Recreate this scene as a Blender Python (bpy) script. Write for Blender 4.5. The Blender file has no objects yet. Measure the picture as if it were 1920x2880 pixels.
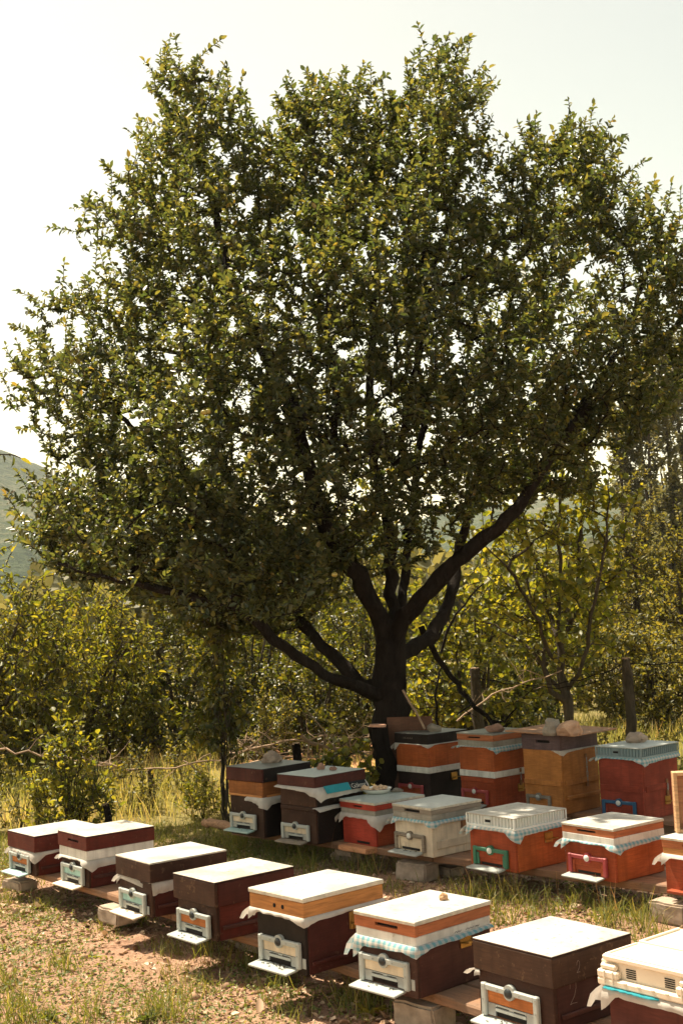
import bpy, bmesh, math, random
import numpy as np
from mathutils import Vector, Matrix, noise as mnoise

R = math.radians
random.seed(7)
rng = np.random.default_rng(11)
SC = bpy.context.scene
COL = SC.collection

# ------------------------------------------------------------------ camera
F_PX, PITCH, ROLL, CAM_H = 3509.0, R(4.65), R(-2.62), 1.99
cam_d = bpy.data.cameras.new('camera')
cam = bpy.data.objects.new('camera', cam_d)
COL.objects.link(cam)
_r = Vector((1, 0, 0)); _u = Vector((0, -math.sin(PITCH), math.cos(PITCH))); _f = Vector((0, math.cos(PITCH), math.sin(PITCH)))
_rr = _r * math.cos(ROLL) + _u * math.sin(ROLL)
_uu = _u * math.cos(ROLL) - _r * math.sin(ROLL)
M = Matrix.Identity(4)
for i in range(3):
    M[i][0] = _rr[i]; M[i][1] = _uu[i]; M[i][2] = -_f[i]
M[2][3] = CAM_H
cam.matrix_world = M
cam_d.sensor_fit = 'HORIZONTAL'; cam_d.sensor_width = 36.0
cam_d.lens = 36.0 * F_PX / 1920.0
cam_d.clip_start = 0.1; cam_d.clip_end = 20000
SC.camera = cam

# ------------------------------------------------------------------ sky and sun
SUN_EL, SUN_AZ = R(61), R(-48)          # azimuth measured from +Y towards +X
world = bpy.data.worlds.new('World'); SC.world = world
world.use_nodes = True
wn = world.node_tree.nodes; wl = world.node_tree.links
bg = wn['Background']
sky = wn.new('ShaderNodeTexSky'); sky.sky_type = 'NISHITA'; sky.sun_disc = False
sky.sun_elevation = SUN_EL; sky.sun_rotation = SUN_AZ
sky.altitude = 0; sky.air_density = 1.0; sky.dust_density = 1.2; sky.ozone_density = 1.0
tint = wn.new('ShaderNodeMix'); tint.data_type = 'RGBA'; tint.blend_type = 'MULTIPLY'; tint.inputs[0].default_value = 1.0
tint.inputs[7].default_value = (1.60, 1.15, .66, 1)      # warm summer haze colour of the whole sky
wl.new(sky.outputs[0], tint.inputs[6]); wl.new(tint.outputs[2], bg.inputs[0]); bg.inputs[1].default_value = 0.100
sun_d = bpy.data.lights.new('sun', 'SUN'); sun_d.energy = 5.0; sun_d.angle = R(0.55); sun_d.color = (1.0, 0.87, 0.67)
sun = bpy.data.objects.new('sun', sun_d); COL.objects.link(sun)
_sd = Vector((math.sin(SUN_AZ) * math.cos(SUN_EL), math.cos(SUN_AZ) * math.cos(SUN_EL), math.sin(SUN_EL)))
sun.rotation_euler = (-_sd).to_track_quat('-Z', 'Y').to_euler()
sun.location = _sd * 30
SC.view_settings.view_transform = 'Standard'; SC.view_settings.look = 'None'
SC.view_settings.gamma = 1.0; SC.view_settings.use_curve_mapping = False
SC.view_settings.exposure = 1.33
SC.render.engine = 'CYCLES'
cy = SC.cycles
cy.max_bounces = 6; cy.diffuse_bounces = 3; cy.glossy_bounces = 2; cy.transmission_bounces = 4; cy.transparent_max_bounces = 8; cy.volume_bounces = 0
cy.use_denoising = True
cy.sample_clamp_indirect = 6.0
cy.use_adaptive_sampling = True; cy.adaptive_threshold = 0.02

# ------------------------------------------------------------------ helpers: layout
D = 1920.0 / 1568.0
def ray(px, py):
    a, b = px - 960.0, py - 1440.0
    x = math.cos(ROLL) * a + math.sin(ROLL) * b
    y = -math.sin(ROLL) * a + math.cos(ROLL) * b
    u = -y / F_PX
    return Vector((x / F_PX, math.cos(PITCH) - u * math.sin(PITCH), math.sin(PITCH) + u * math.cos(PITCH)))
def at(px, py, Y):
    r = ray(px, py); return Vector((0, 0, CAM_H)) + r * (Y / r.y)
def dat(dx, dy, Y): return at(dx * D, dy * D, Y)
def on(px, py, z=0.0):
    r = ray(px, py); return Vector((0, 0, CAM_H)) + r * ((z - CAM_H) / r.z)
def don(dx, dy, z=0.0): return on(dx * D, dy * D, z)

def _hash(ix, iy, s):
    h = (ix * 374761393 + iy * 668265263 + s * 1274126177) & 0xffffffff
    h = ((h ^ (h >> 13)) * 1274126177) & 0xffffffff
    return ((h ^ (h >> 16)) & 0xffff) / 65535.0
def vnoise(x, y, s=0):
    x = np.asarray(x, float); y = np.asarray(y, float)
    ix = np.floor(x).astype(np.int64); iy = np.floor(y).astype(np.int64)
    fx = x - ix; fy = y - iy; fx = fx * fx * (3 - 2 * fx); fy = fy * fy * (3 - 2 * fy)
    a = _hash(ix, iy, s); b = _hash(ix + 1, iy, s); c = _hash(ix, iy + 1, s); d = _hash(ix + 1, iy + 1, s)
    return (a + (b - a) * fx) * (1 - fy) + (c + (d - c) * fx) * fy
def fbm(x, y, s=0, o=4):
    t = 0; amp = .5
    for k in range(o):
        t = t + amp * vnoise(np.asarray(x) * 2 ** k, np.asarray(y) * 2 ** k, s + k); amp *= .5
    return t
def ground_h(x, y):
    n = (fbm(np.asarray(x) * 1.1, np.asarray(y) * 1.1, 3) - .47) * .07
    n = n + (fbm(np.asarray(x) * 5, np.asarray(y) * 5, 9, 3) - .45) * .03
    return n

# ------------------------------------------------------------------ helpers: objects
def tag(o, label=None, cat=None, group=None, kind=None):
    if label: o['label'] = label
    if cat: o['category'] = cat
    if group: o['group'] = group
    if kind: o['kind'] = kind
    return o
def link(name, me, mat=None, parent=None, loc=None, rot=None):
    o = bpy.data.objects.new(name, me); COL.objects.link(o)
    if mat is not None and me is not None and len(me.materials) == 0: me.materials.append(mat)
    if parent is not None: o.parent = parent
    if loc is not None: o.location = loc
    if rot is not None: o.rotation_euler = rot
    return o
def empty(name, loc=(0, 0, 0), rot=(0, 0, 0), parent=None):
    o = bpy.data.objects.new(name, None); COL.objects.link(o)
    o.location = loc; o.rotation_euler = rot; o.empty_display_size = .1
    if parent: o.parent = parent
    return o

class MB:
    """collects solid pieces of one part"""
    def __init__(s): s.bm = bmesh.new()
    def box(s, x0, x1, y0, y1, z0, z1, bev=.003, mat=None, jit=0):
        r = bmesh.ops.create_cube(s.bm, size=1)
        vs = r['verts']
        for v in vs:
            v.co = Vector(((x0 + x1) / 2 + v.co.x * (x1 - x0), (y0 + y1) / 2 + v.co.y * (y1 - y0), (z0 + z1) / 2 + v.co.z * (z1 - z0)))
            if jit: v.co += Vector((random.uniform(-jit, jit), random.uniform(-jit, jit), random.uniform(-jit, jit)))
            if mat is not None: v.co = mat @ v.co
        if bev:
            es = list({e for v in vs for e in v.link_edges})
            bmesh.ops.bevel(s.bm, geom=es, offset=bev, segments=1, affect='EDGES', profile=.5)
        return s
    def cyl(s, p0, p1, r0, r1=None, n=10):
        r1 = r0 if r1 is None else r1
        p0 = Vector(p0); p1 = Vector(p1); d = (p1 - p0)
        q = d.to_track_quat('Z', 'Y').to_matrix().to_4x4()
        r = bmesh.ops.create_cone(s.bm, cap_ends=True, segments=n, radius1=r0, radius2=r1, depth=d.length)
        bmesh.ops.transform(s.bm, matrix=Matrix.Translation((p0 + p1) / 2) @ q, verts=r['verts'])
        return s
    def tube(s, pts, r, n=6):
        add_tube(s.bm, [Vector(p) for p in pts], [r] * len(pts) if not hasattr(r, '__len__') else r, n); return s
    def quadstrip(s, a, b):
        va = [s.bm.verts.new(p) for p in a]; vb = [s.bm.verts.new(p) for p in b]
        for i in range(len(a) - 1): s.bm.faces.new((va[i], va[i + 1], vb[i + 1], vb[i]))
        return s
    def build(s, name, mat, parent=None, loc=None, rot=None, smooth=False):
        me = bpy.data.meshes.new(name); s.bm.normal_update(); s.bm.to_mesh(me); s.bm.free()
        if smooth: me.polygons.foreach_set('use_smooth', [True] * len(me.polygons))
        return link(name, me, mat, parent, loc, rot)

def add_tube(bm, pts, rad, n=6):
    rings = []
    t0 = (pts[1] - pts[0]).normalized()
    ref = Vector((1, 0, 0)) if abs(t0.x) < .8 else Vector((0, 1, 0))
    for i, p in enumerate(pts):
        t = (pts[min(i + 1, len(pts) - 1)] - pts[max(i - 1, 0)]).normalized()
        a = t.cross(ref)
        if a.length < 1e-4: a = t.orthogonal()
        a.normalize(); b = t.cross(a); ref = b.cross(t) if False else ref
        rings.append([bm.verts.new(p + (a * math.cos(k * 2 * math.pi / n) + b * math.sin(k * 2 * math.pi / n)) * rad[i]) for k in range(n)])
    for i in range(len(rings) - 1):
        for k in range(n):
            bm.faces.new((rings[i][k], rings[i][(k + 1) % n], rings[i + 1][(k + 1) % n], rings[i + 1][k]))
    bm.faces.new(rings[0][::-1]); bm.faces.new(rings[-1])

def np_mesh(name, V, faces_flat, sizes, attr=None, smooth=False):
    me = bpy.data.meshes.new(name)
    V = np.ascontiguousarray(V, np.float32); n = len(V)
    me.vertices.add(n); me.vertices.foreach_set('co', V.ravel())
    me.loops.add(len(faces_flat)); me.loops.foreach_set('vertex_index', np.ascontiguousarray(faces_flat, np.int32))
    me.polygons.add(len(sizes))
    st = np.concatenate([[0], np.cumsum(sizes)[:-1]]).astype(np.int32)
    me.polygons.foreach_set('loop_start', st)
    if smooth: me.polygons.foreach_set('use_smooth', np.ones(len(sizes), bool))
    me.update(calc_edges=True)
    if attr is not None:
        a = me.attributes.new('rnd', 'FLOAT', 'POINT'); a.data.foreach_set('value', np.ascontiguousarray(attr, np.float32))
    return me
def nrm(a): return a / (np.linalg.norm(a, axis=-1, keepdims=True) + 1e-9)

LEAF = np.array([[0, 0, 0], [-.40, .30, .10], [-.36, .68, .09], [0, 1, -.06], [.36, .68, .09], [.40, .30, .10]])
LEAF_F = np.array([0, 3, 2, 1, 0, 5, 4, 3])
def leaf_mesh(name, pos, dr, up, ln, wr=.55, curl=.15, rnd=None):
    n = len(pos); dr = nrm(dr); side = nrm(np.cross(dr, up)); no = np.cross(side, dr)
    ln = np.broadcast_to(ln, (n,))[:, None, None]
    T = LEAF[None].repeat(n, 0).copy()
    T[:, :, 0] *= wr * rng.uniform(.8, 1.2, (n, 1)) * 1.25
    T[:, :, 2] *= rng.uniform(.2, 1.9, (n, 1))
    T[:, :, 2] -= (T[:, :, 1] ** 2) * rng.uniform(0, 2 * curl, (n, 1))
    V = pos[:, None] + ln * (T[..., 0:1] * side[:, None] + T[..., 1:2] * dr[:, None] + T[..., 2:3] * no[:, None])
    Fa = (LEAF_F[None] + np.arange(n)[:, None] * 6).ravel()
    if rnd is None: rnd = rng.random(n)
    return np_mesh(name, V.reshape(-1, 3), Fa, np.full(2 * n, 4), np.repeat(rnd, 6))
def blade_mesh(name, pos, dr, ln, wd, bend, rnd=None):
    """grass blades: pos base, dr lean direction (mostly up)"""
    n = len(pos); dr = nrm(dr)
    az = rng.uniform(0, 2 * np.pi, n); h = np.stack([np.cos(az), np.sin(az), 0 * az], 1)
    side = nrm(np.cross(dr, h)); out = nrm(np.cross(side, dr))
    ln = np.broadcast_to(ln, (n,))[:, None]; wd = np.broadcast_to(wd, (n,))[:, None]; bend = np.broadcast_to(bend, (n,))[:, None]
    mid = pos + dr * ln * .55 + out * ln * bend * .25; tip = pos + dr * ln * (1 - bend * .3) + out * ln * bend
    V = np.stack([pos - side * wd, pos + side * wd, mid - side * wd * .75, mid + side * wd * .75, tip], 1)
    Fa = (np.array([0, 1, 3, 2, 2, 3, 4])[None] + np.arange(n)[:, None] * 5).ravel()
    if rnd is None: rnd = rng.random(n)
    return np_mesh(name, V.reshape(-1, 3), Fa, np.tile([4, 3], n), np.repeat(rnd, 5))

# ------------------------------------------------------------------ materials
def new_mat(name):
    m = bpy.data.materials.new(name); m.use_nodes = True
    nt = m.node_tree; nt.nodes.clear()
    out = nt.nodes.new('ShaderNodeOutputMaterial')
    return m, nt, out
def ramp(nt, fac, stops, interp='LINEAR'):
    r = nt.nodes.new('ShaderNodeValToRGB'); r.color_ramp.interpolation = interp
    e = r.color_ramp.elements
    while len(e) < len(stops): e.new(.5)
    for i, (p, c) in enumerate(stops):
        e[i].position = p; e[i].color = (*c, 1) if len(c) == 3 else c
    if fac is not None: nt.links.new(fac, r.inputs[0])
    return r
def tex(nt, kind, scale, detail=4, vec=None, rough=.55):
    t = nt.nodes.new('ShaderNodeTexNoise'); t.inputs['Scale'].default_value = scale; t.inputs['Detail'].default_value = detail
    t.inputs['Roughness'].default_value = rough
    if vec is not None: nt.links.new(vec, t.inputs['Vector'])
    return t
def coords(nt, scale=(1, 1, 1), rnd=True):
    tc = nt.nodes.new('ShaderNodeTexCoord')
    mp = nt.nodes.new('ShaderNodeMapping'); mp.inputs['Scale'].default_value = scale
    nt.links.new(tc.outputs['Object'], mp.inputs['Vector'])
    if rnd:
        oi = nt.nodes.new('ShaderNodeObjectInfo'); ml = nt.nodes.new('ShaderNodeMath'); ml.operation = 'MULTIPLY'; ml.inputs[1].default_value = 37.0
        nt.links.new(oi.outputs['Random'], ml.inputs[0])
        cb = nt.nodes.new('ShaderNodeCombineXYZ')
        for k in range(3): nt.links.new(ml.outputs[0], cb.inputs[k])
        nt.links.new(cb.outputs[0], mp.inputs['Location'])
    return mp.outputs[0]
def mixc(nt, fac, a, b, mode='MIX'):
    m = nt.nodes.new('ShaderNodeMix'); m.data_type = 'RGBA'; m.blend_type = mode
    for s, v in ((m.inputs[0], fac), (m.inputs[6], a), (m.inputs[7], b)):
        if hasattr(v, 'is_linked') or hasattr(v, 'links'): nt.links.new(v, s)
        elif isinstance(v, (int, float)): s.default_value = v
        else: s.default_value = (*v, 1)
    return m.outputs[2]
def bump(nt, h, strength, dist=.01):
    b = nt.nodes.new('ShaderNodeBump'); b.inputs['Strength'].default_value = strength; b.inputs['Distance'].default_value = dist
    nt.links.new(h, b.inputs['Height']); return b.outputs[0]
def principled(nt, out, col, rough=.6, spec=.4, metal=0, normal=None):
    p = nt.nodes.new('ShaderNodeBsdfPrincipled')
    if hasattr(col, 'links'): nt.links.new(col, p.inputs['Base Color'])
    else: p.inputs['Base Color'].default_value = (*col, 1)
    if hasattr(rough, 'links'): nt.links.new(rough, p.inputs['Roughness'])
    else: p.inputs['Roughness'].default_value = rough
    p.inputs['Specular IOR Level'].default_value = spec; p.inputs['Metallic'].default_value = metal
    if normal is not None: nt.links.new(normal, p.inputs['Normal'])
    nt.links.new(p.outputs[0], out.inputs[0]); return p
_cache = {}
def sc(c, k): return tuple(min(1, x * k) for x in c)
def paint(col, wear=.25, under=(.16, .10, .06), rough=.6, grain=.25):
    """brushed paint or stain on boards: grain along the length, blotches, chips showing the wood"""
    key = ('paint', col, wear, under, rough, grain)
    if key in _cache: return _cache[key]
    m, nt, out = new_mat('painted_wood')
    v1 = coords(nt, (3, 3, 28)); v2 = coords(nt, (1, 1, 1))
    g = tex(nt, 'n', 4, 5, v1); b = tex(nt, 'n', 5, 4, v2); c = tex(nt, 'n', 23, 6, v2, .65)
    base = mixc(nt, ramp(nt, g.outputs[0], [(.3, (0, 0, 0)), (.75, (1, 1, 1))]).outputs[0], sc(col, 1 - grain), sc(col, 1 + grain))
    base = mixc(nt, ramp(nt, b.outputs[0], [(.38, (0, 0, 0)), (.7, (1, 1, 1))]).outputs[0], base, mixc(nt, .6, base, sc(col, .4)))
    dr = tex(nt, 'n', 1.0, 4, coords(nt, (26, 26, 1.6)))
    base = mixc(nt, ramp(nt, dr.outputs[0], [(.48, (0, 0, 0)), (.68, (.5,) * 3)]).outputs[0], base, sc(col, .5))
    ch = ramp(nt, c.outputs[0], [(.70 - .16 * wear, (0, 0, 0)), (.74 - .16 * wear, (1, 1, 1))])
    base = mixc(nt, ch.outputs[0], base, mixc(nt, .38 if max(col) < .15 else .6, base, under))
    rr = ramp(nt, b.outputs[0], [(.3, (rough - .1,) * 3), (.7, (rough + .2,) * 3)])
    principled(nt, out, base, rr.outputs[0], .22, 0, bump(nt, mixc(nt, .5, g.outputs[0], c.outputs[0]), .25, .004))
    _cache[key] = m; return m
def wood(col, rough=.65, knots=True, weather=0.0):
    key = ('wood', col, rough, weather)
    if key in _cache: return _cache[key]
    m, nt, out = new_mat('wood')
    v = coords(nt, (2.2, 2.2, 30)); v2 = coords(nt)
    g = tex(nt, 'n', 3, 6, v, .6); b = tex(nt, 'n', 3.5, 4, v2)
    base = ramp(nt, g.outputs[0], [(.28, sc(col, .55)), (.5, col), (.75, sc(col, 1.35))]).outputs[0]
    vo = nt.nodes.new('ShaderNodeTexVoronoi'); vo.inputs['Scale'].default_value = 6.5; nt.links.new(v2, vo.inputs['Vector'])
    kn = ramp(nt, vo.outputs['Distance'], [(.02, (1, 1, 1)), (.11, (0, 0, 0))])
    base = mixc(nt, mixc(nt, .25, (0, 0, 0), kn.outputs[0]), base, sc(col, .28))
    if weather: base = mixc(nt, ramp(nt, b.outputs[0], [(.35, (0, 0, 0)), (.65, (weather,) * 3)]).outputs[0], base, (.2, .18, .15))
    else: base = mixc(nt, ramp(nt, b.outputs[0], [(.4, (0, 0, 0)), (.7, (.5,) * 3)]).outputs[0], base, sc(col, .6))
    principled(nt, out, base, rough, .3, 0, bump(nt, g.outputs[0], .3, .003)); _cache[key] = m; return m
def plain(name, col, rough=.5, spec=.4, metal=0, var=.15, scale=9, bmp=.1):
    key = (name, col, rough, metal, var)
    if key in _cache: return _cache[key]
    m, nt, out = new_mat(name)
    v = coords(nt); a = tex(nt, 'n', scale, 5, v)
    base = ramp(nt, a.outputs[0], [(.3, sc(col, 1 - var)), (.7, sc(col, 1 + var))]).outputs[0]
    principled(nt, out, base, rough, spec, metal, bump(nt, a.outputs[0], bmp, .004)); _cache[key] = m; return m
def roof_sheet(col, dirt=.3, metal=.0, rough=.42):
    key = ('sheet', col, dirt)
    if key in _cache: return _cache[key]
    m, nt, out = new_mat('roof_sheet')
    v = coords(nt); a = tex(nt, 'n', 3.2, 6, v, .6); b = tex(nt, 'n', 38, 4, v); c = tex(nt, 'n', 2.1, 2, v)
    base = mixc(nt, ramp(nt, a.outputs[0], [(.45, (0, 0, 0)), (.75, (dirt,) * 3)]).outputs[0], col, sc(col, .4))
    base = mixc(nt, ramp(nt, b.outputs[0], [(.60, (0, 0, 0)), (.7, (.8 * dirt,) * 3)]).outputs[0], base, (.16, .12, .08))
    base = mixc(nt, ramp(nt, c.outputs[0], [(.68, (0, 0, 0)), (.74, (.5 * dirt,) * 3)]).outputs[0], base, (.22, .14, .07))
    principled(nt, out, base, rough, .5, metal, bump(nt, a.outputs[0], .15, .01)); _cache[key] = m; return m
def gingham(cb=(.19, .40, .46), cw=(.64, .62, .58)):
    key = ('ging', cb)
    if key in _cache: return _cache[key]
    m, nt, out = new_mat('gingham_cloth')
    uv = nt.nodes.new('ShaderNodeUVMap')
    sp = nt.nodes.new('ShaderNodeSeparateXYZ'); nt.links.new(uv.outputs[0], sp.inputs[0])
    st = []
    for k in range(2):
        a = nt.nodes.new('ShaderNodeMath'); a.operation = 'MULTIPLY'; a.inputs[1].default_value = 26
        b = nt.nodes.new('ShaderNodeMath'); b.operation = 'FRACT'; c = nt.nodes.new('ShaderNodeMath'); c.operation = 'GREATER_THAN'; c.inputs[1].default_value = .5
        nt.links.new(sp.outputs[k], a.inputs[0]); nt.links.new(a.outputs[0], b.inputs[0]); nt.links.new(b.outputs[0], c.inputs[0]); st.append(c.outputs[0])
    h = tuple((x + y) / 2 for x, y in zip(cb, cw))
    col = mixc(nt, st[1], mixc(nt, st[0], cw, h), mixc(nt, st[0], h, cb))
    cloth_out(nt, out, col); _cache[key] = m; return m
def cloth_out(nt, out, col):
    d = nt.nodes.new('ShaderNodeBsdfDiffuse'); t = nt.nodes.new('ShaderNodeBsdfTranslucent'); mx = nt.nodes.new('ShaderNodeMixShader'); mx.inputs[0].default_value = .25
    for s in (d, t):
        if hasattr(col, 'links'): nt.links.new(col, s.inputs[0])
        else: s.inputs[0].default_value = (*col, 1)
    nt.links.new(d.outputs[0], mx.inputs[1]); nt.links.new(t.outputs[0], mx.inputs[2]); nt.links.new(mx.outputs[0], out.inputs[0])
def cloth_mat(col):
    key = ('cloth', col)
    if key in _cache: return _cache[key]
    m, nt, out = new_mat('cloth'); v = coords(nt); a = tex(nt, 'n', 14, 5, v)
    cloth_out(nt, out, ramp(nt, a.outputs[0], [(.3, sc(col, .8)), (.65, col)]).outputs[0]); _cache[key] = m; return m
def leaf_mat(name, stops, trans=.45, tint=(1.3, 1.25, .45), rough=.42, spec=.5):
    m, nt, out = new_mat(name)
    at_ = nt.nodes.new('ShaderNodeAttribute'); at_.attribute_name = 'rnd'
    c = ramp(nt, at_.outputs['Fac'], stops).outputs[0]
    p = nt.nodes.new('ShaderNodeBsdfPrincipled'); nt.links.new(c, p.inputs['Base Color']); p.inputs['Roughness'].default_value = rough; p.inputs['Specular IOR Level'].default_value = spec
    t = nt.nodes.new('ShaderNodeBsdfTranslucent'); nt.links.new(mixc(nt, 1.0, c, tint, 'MULTIPLY'), t.inputs[0])
    mx = nt.nodes.new('ShaderNodeMixShader'); mx.inputs[0].default_value = trans
    nt.links.new(p.outputs[0], mx.inputs[1]); nt.links.new(t.outputs[0], mx.inputs[2]); nt.links.new(mx.outputs[0], out.inputs[0])
    return m
def bark_mat(col, scale=14):
    m, nt, out = new_mat('bark'); v = coords(nt, (1, 1, .25)); a = tex(nt, 'n', scale, 7, v, .65); b = tex(nt, 'n', 2.5, 3, coords(nt))
    base = ramp(nt, a.outputs[0], [(.3, sc(col, .4)), (.55, col), (.75, sc(col, 1.6))]).outputs[0]
    base = mixc(nt, ramp(nt, b.outputs[0], [(.5, (0, 0, 0)), (.7, (.4,) * 3)]).outputs[0], base, tuple(x * 1.5 for x in col))
    principled(nt, out, base, .95, .06, 0, bump(nt, a.outputs[0], 1.0, .09)); return m

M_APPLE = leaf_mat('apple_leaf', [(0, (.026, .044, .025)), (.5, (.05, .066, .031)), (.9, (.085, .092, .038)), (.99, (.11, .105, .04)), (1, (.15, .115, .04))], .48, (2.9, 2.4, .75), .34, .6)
M_BRIGHT = leaf_mat('bright_leaf', [(0, (.06, .085, .024)), (.5, (.11, .13, .034)), (1, (.19, .185, .045))], .52, (2.6, 2.1, .45), .45, .4)
M_SHRUB = leaf_mat('shrub_leaf', [(0, (.028, .042, .014)), (.6, (.055, .07, .02)), (1, (.12, .115, .03))], .42, (3.0, 2.35, .5), .42, .5)
M_OLIVE = leaf_mat('olive_leaf', [(0, (.07, .085, .03)), (.6, (.12, .125, .04)), (1, (.20, .18, .05))], .48, (2.2, 1.75, .5), .5, .4)
M_FAR = leaf_mat('far_leaf', [(0, (.08, .09, .045)), (1, (.17, .165, .08))], .42, (1.9, 1.6, .8), .6, .3)
M_GRASS = leaf_mat('grass_blade', [(0, (.08, .11, .025)), (.4, (.16, .18, .045)), (.75, (.30, .26, .09)), (1, (.42, .33, .15))], .45, (1.4, 1.25, .5), .5, .3)
M_DRY = leaf_mat('dry_grass', [(0, (.27, .29, .09)), (.4, (.46, .41, .17)), (.8, (.58, .45, .24)), (1, (.46, .26, .14))], .5, (1.3, 1.15, .6), .6, .25)
M_LITTER = leaf_mat('litter', [(0, (.13, .07, .04)), (.4, (.34, .21, .13)), (.8, (.52, .37, .25)), (1, (.66, .53, .40))], .1, (1, .9, .6), .7, .2)
M_CLOVER = leaf_mat('clover_leaf', [(0, (.08, .11, .03)), (.6, (.16, .19, .06)), (1, (.30, .29, .12))], .4, (1.4, 1.3, .45), .5, .3)
M_BARK = bark_mat((.021, .017, .0145)); M_BARK2 = bark_mat((.085, .07, .052), 20); M_TWIG = plain('dead_wood', (.30, .21, .14), .8, .2, 0, .35, 12, .3)
M_STONE = plain('stone', (.30, .24, .19), .85, .2, 0, .4, 7, .8); M_STONE_R = plain('stone_red', (.24, .14, .10), .85, .2, 0, .4, 8, .8); M_STONE_G = plain('stone_grey', (.25, .22, .18), .85, .2, 0, .4, 9, .8)
M_BLOCK = plain('concrete', (.34, .27, .21), .9, .2, 0, .3, 16, .6)
M_WHITEPL = plain('white_plastic', (.37, .40, .38), .38, .45, 0, .06, 6, .03)
M_TEALPL = plain('teal_plastic', (.32, .46, .44), .4, .45, 0, .08, 6, .03)
M_BLACKPL = plain('black_plastic', (.012, .018, .022), .35, .5, 0, .2, 9, .05)
M_GREYMET = plain('zinc', (.32, .34, .34), .45, .5, .5, .2, 14, .1)
M_BRASS = plain('brass', (.40, .25, .07), .35, .5, .85, .25, 14, .1)
M_RUST = plain('rusty_metal', (.22, .11, .05), .6, .4, .4, .4, 20, .2)
M_DARK = plain('shade_black', (.012, .010, .010), .8, .2)  # near-black: painted shade behind vent slots, and other dark parts
M_CREAMPL = plain('cream_plastic', (.72, .63, .50), .4, .45, 0, .05, 6, .03)
M_RIBPL = plain('grey_plastic', (.66, .70, .68), .42, .45, 0, .06, 6, .03)
M_RIBPL2 = plain('blue_grey_plastic', (.20, .28, .30), .42, .45, 0, .1, 6, .03)

# ------------------------------------------------------------------ ground
def make_ground():
    xs = np.concatenate([[-6000, -2500, -900, -300, -120, -50, -25, -14, -9], np.linspace(-6.5, 6.5, 170), [9, 14, 25, 50, 120, 300, 900, 2500, 6000]])
    ys = np.concatenate([[-6000, -1500, -300, -60, -15, -4, 1], np.linspace(3, 16, 170), [18, 21, 25, 32, 45, 70, 120, 300, 900, 2500, 8000]])
    X, Y = np.meshgrid(xs, ys); near = np.clip((40 - np.hypot(X, Y - 9)) / 30, 0, 1)
    Z = ground_h(X, Y) * near
    V = np.stack([X, Y, Z], -1).reshape(-1, 3); nx, ny = len(xs), len(ys)
    i = (np.arange(ny - 1)[:, None] * nx + np.arange(nx - 1)[None]).ravel()
    Fa = np.stack([i, i + 1, i + nx + 1, i + nx], 1).ravel()
    me = np_mesh('ground', V, Fa, np.full(len(i), 4), smooth=True)
    m, nt, out = new_mat('soil')
    tc = nt.nodes.new('ShaderNodeTexCoord'); v = tc.outputs['Object']
    a = tex(nt, 'n', 1.1, 5, v); b = tex(nt, 'n', 9, 7, v, .65); c = tex(nt, 'n', 55, 5, v, .7); d = tex(nt, 'n', 160, 3, v)
    soil = ramp(nt, b.outputs[0], [(.25, (.15, .084, .054)), (.5, (.27, .158, .10)), (.78, (.38, .245, .165))]).outputs[0]
    soil = mixc(nt, ramp(nt, c.outputs[0], [(.42, (0, 0, 0)), (.7, (.75,) * 3)]).outputs[0], soil, (.47, .31, .225))
    soil = mixc(nt, ramp(nt, d.outputs[0], [(.55, (0, 0, 0)), (.7, (.6,) * 3)]).outputs[0], soil, (.10, .06, .04))
    turf = ramp(nt, c.outputs[0], [(.3, (.10, .10, .03)), (.7, (.24, .19, .07))]).outputs[0]
    sp = nt.nodes.new('ShaderNodeSeparateXYZ'); nt.links.new(v, sp.inputs[0])
    mr = nt.nodes.new('ShaderNodeMapRange'); mr.inputs[1].default_value = 10.6; mr.inputs[2].default_value = 12.4; nt.links.new(sp.outputs[1], mr.inputs[0])
    ad = nt.nodes.new('ShaderNodeMath'); ad.operation = 'MULTIPLY_ADD'; ad.inputs[1].default_value = 1.2; ad.inputs[2].default_value = -.62
    nt.links.new(a.outputs[0], ad.inputs[0])
    ad2 = nt.nodes.new('ShaderNodeMath'); ad2.operation = 'ADD'; ad2.use_clamp = True
    nt.links.new(ad.outputs[0], ad2.inputs[0]); nt.links.new(mr.outputs[0], ad2.inputs[1])
    col = mixc(nt, ad2.outputs[0], soil, turf)
    principled(nt, out, col, .95, .15, 0, bump(nt, mixc(nt, .5, b.outputs[0], c.outputs[0]), .9, .03))
    tag(link('ground', me, m), kind='structure')
make_ground()

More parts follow.
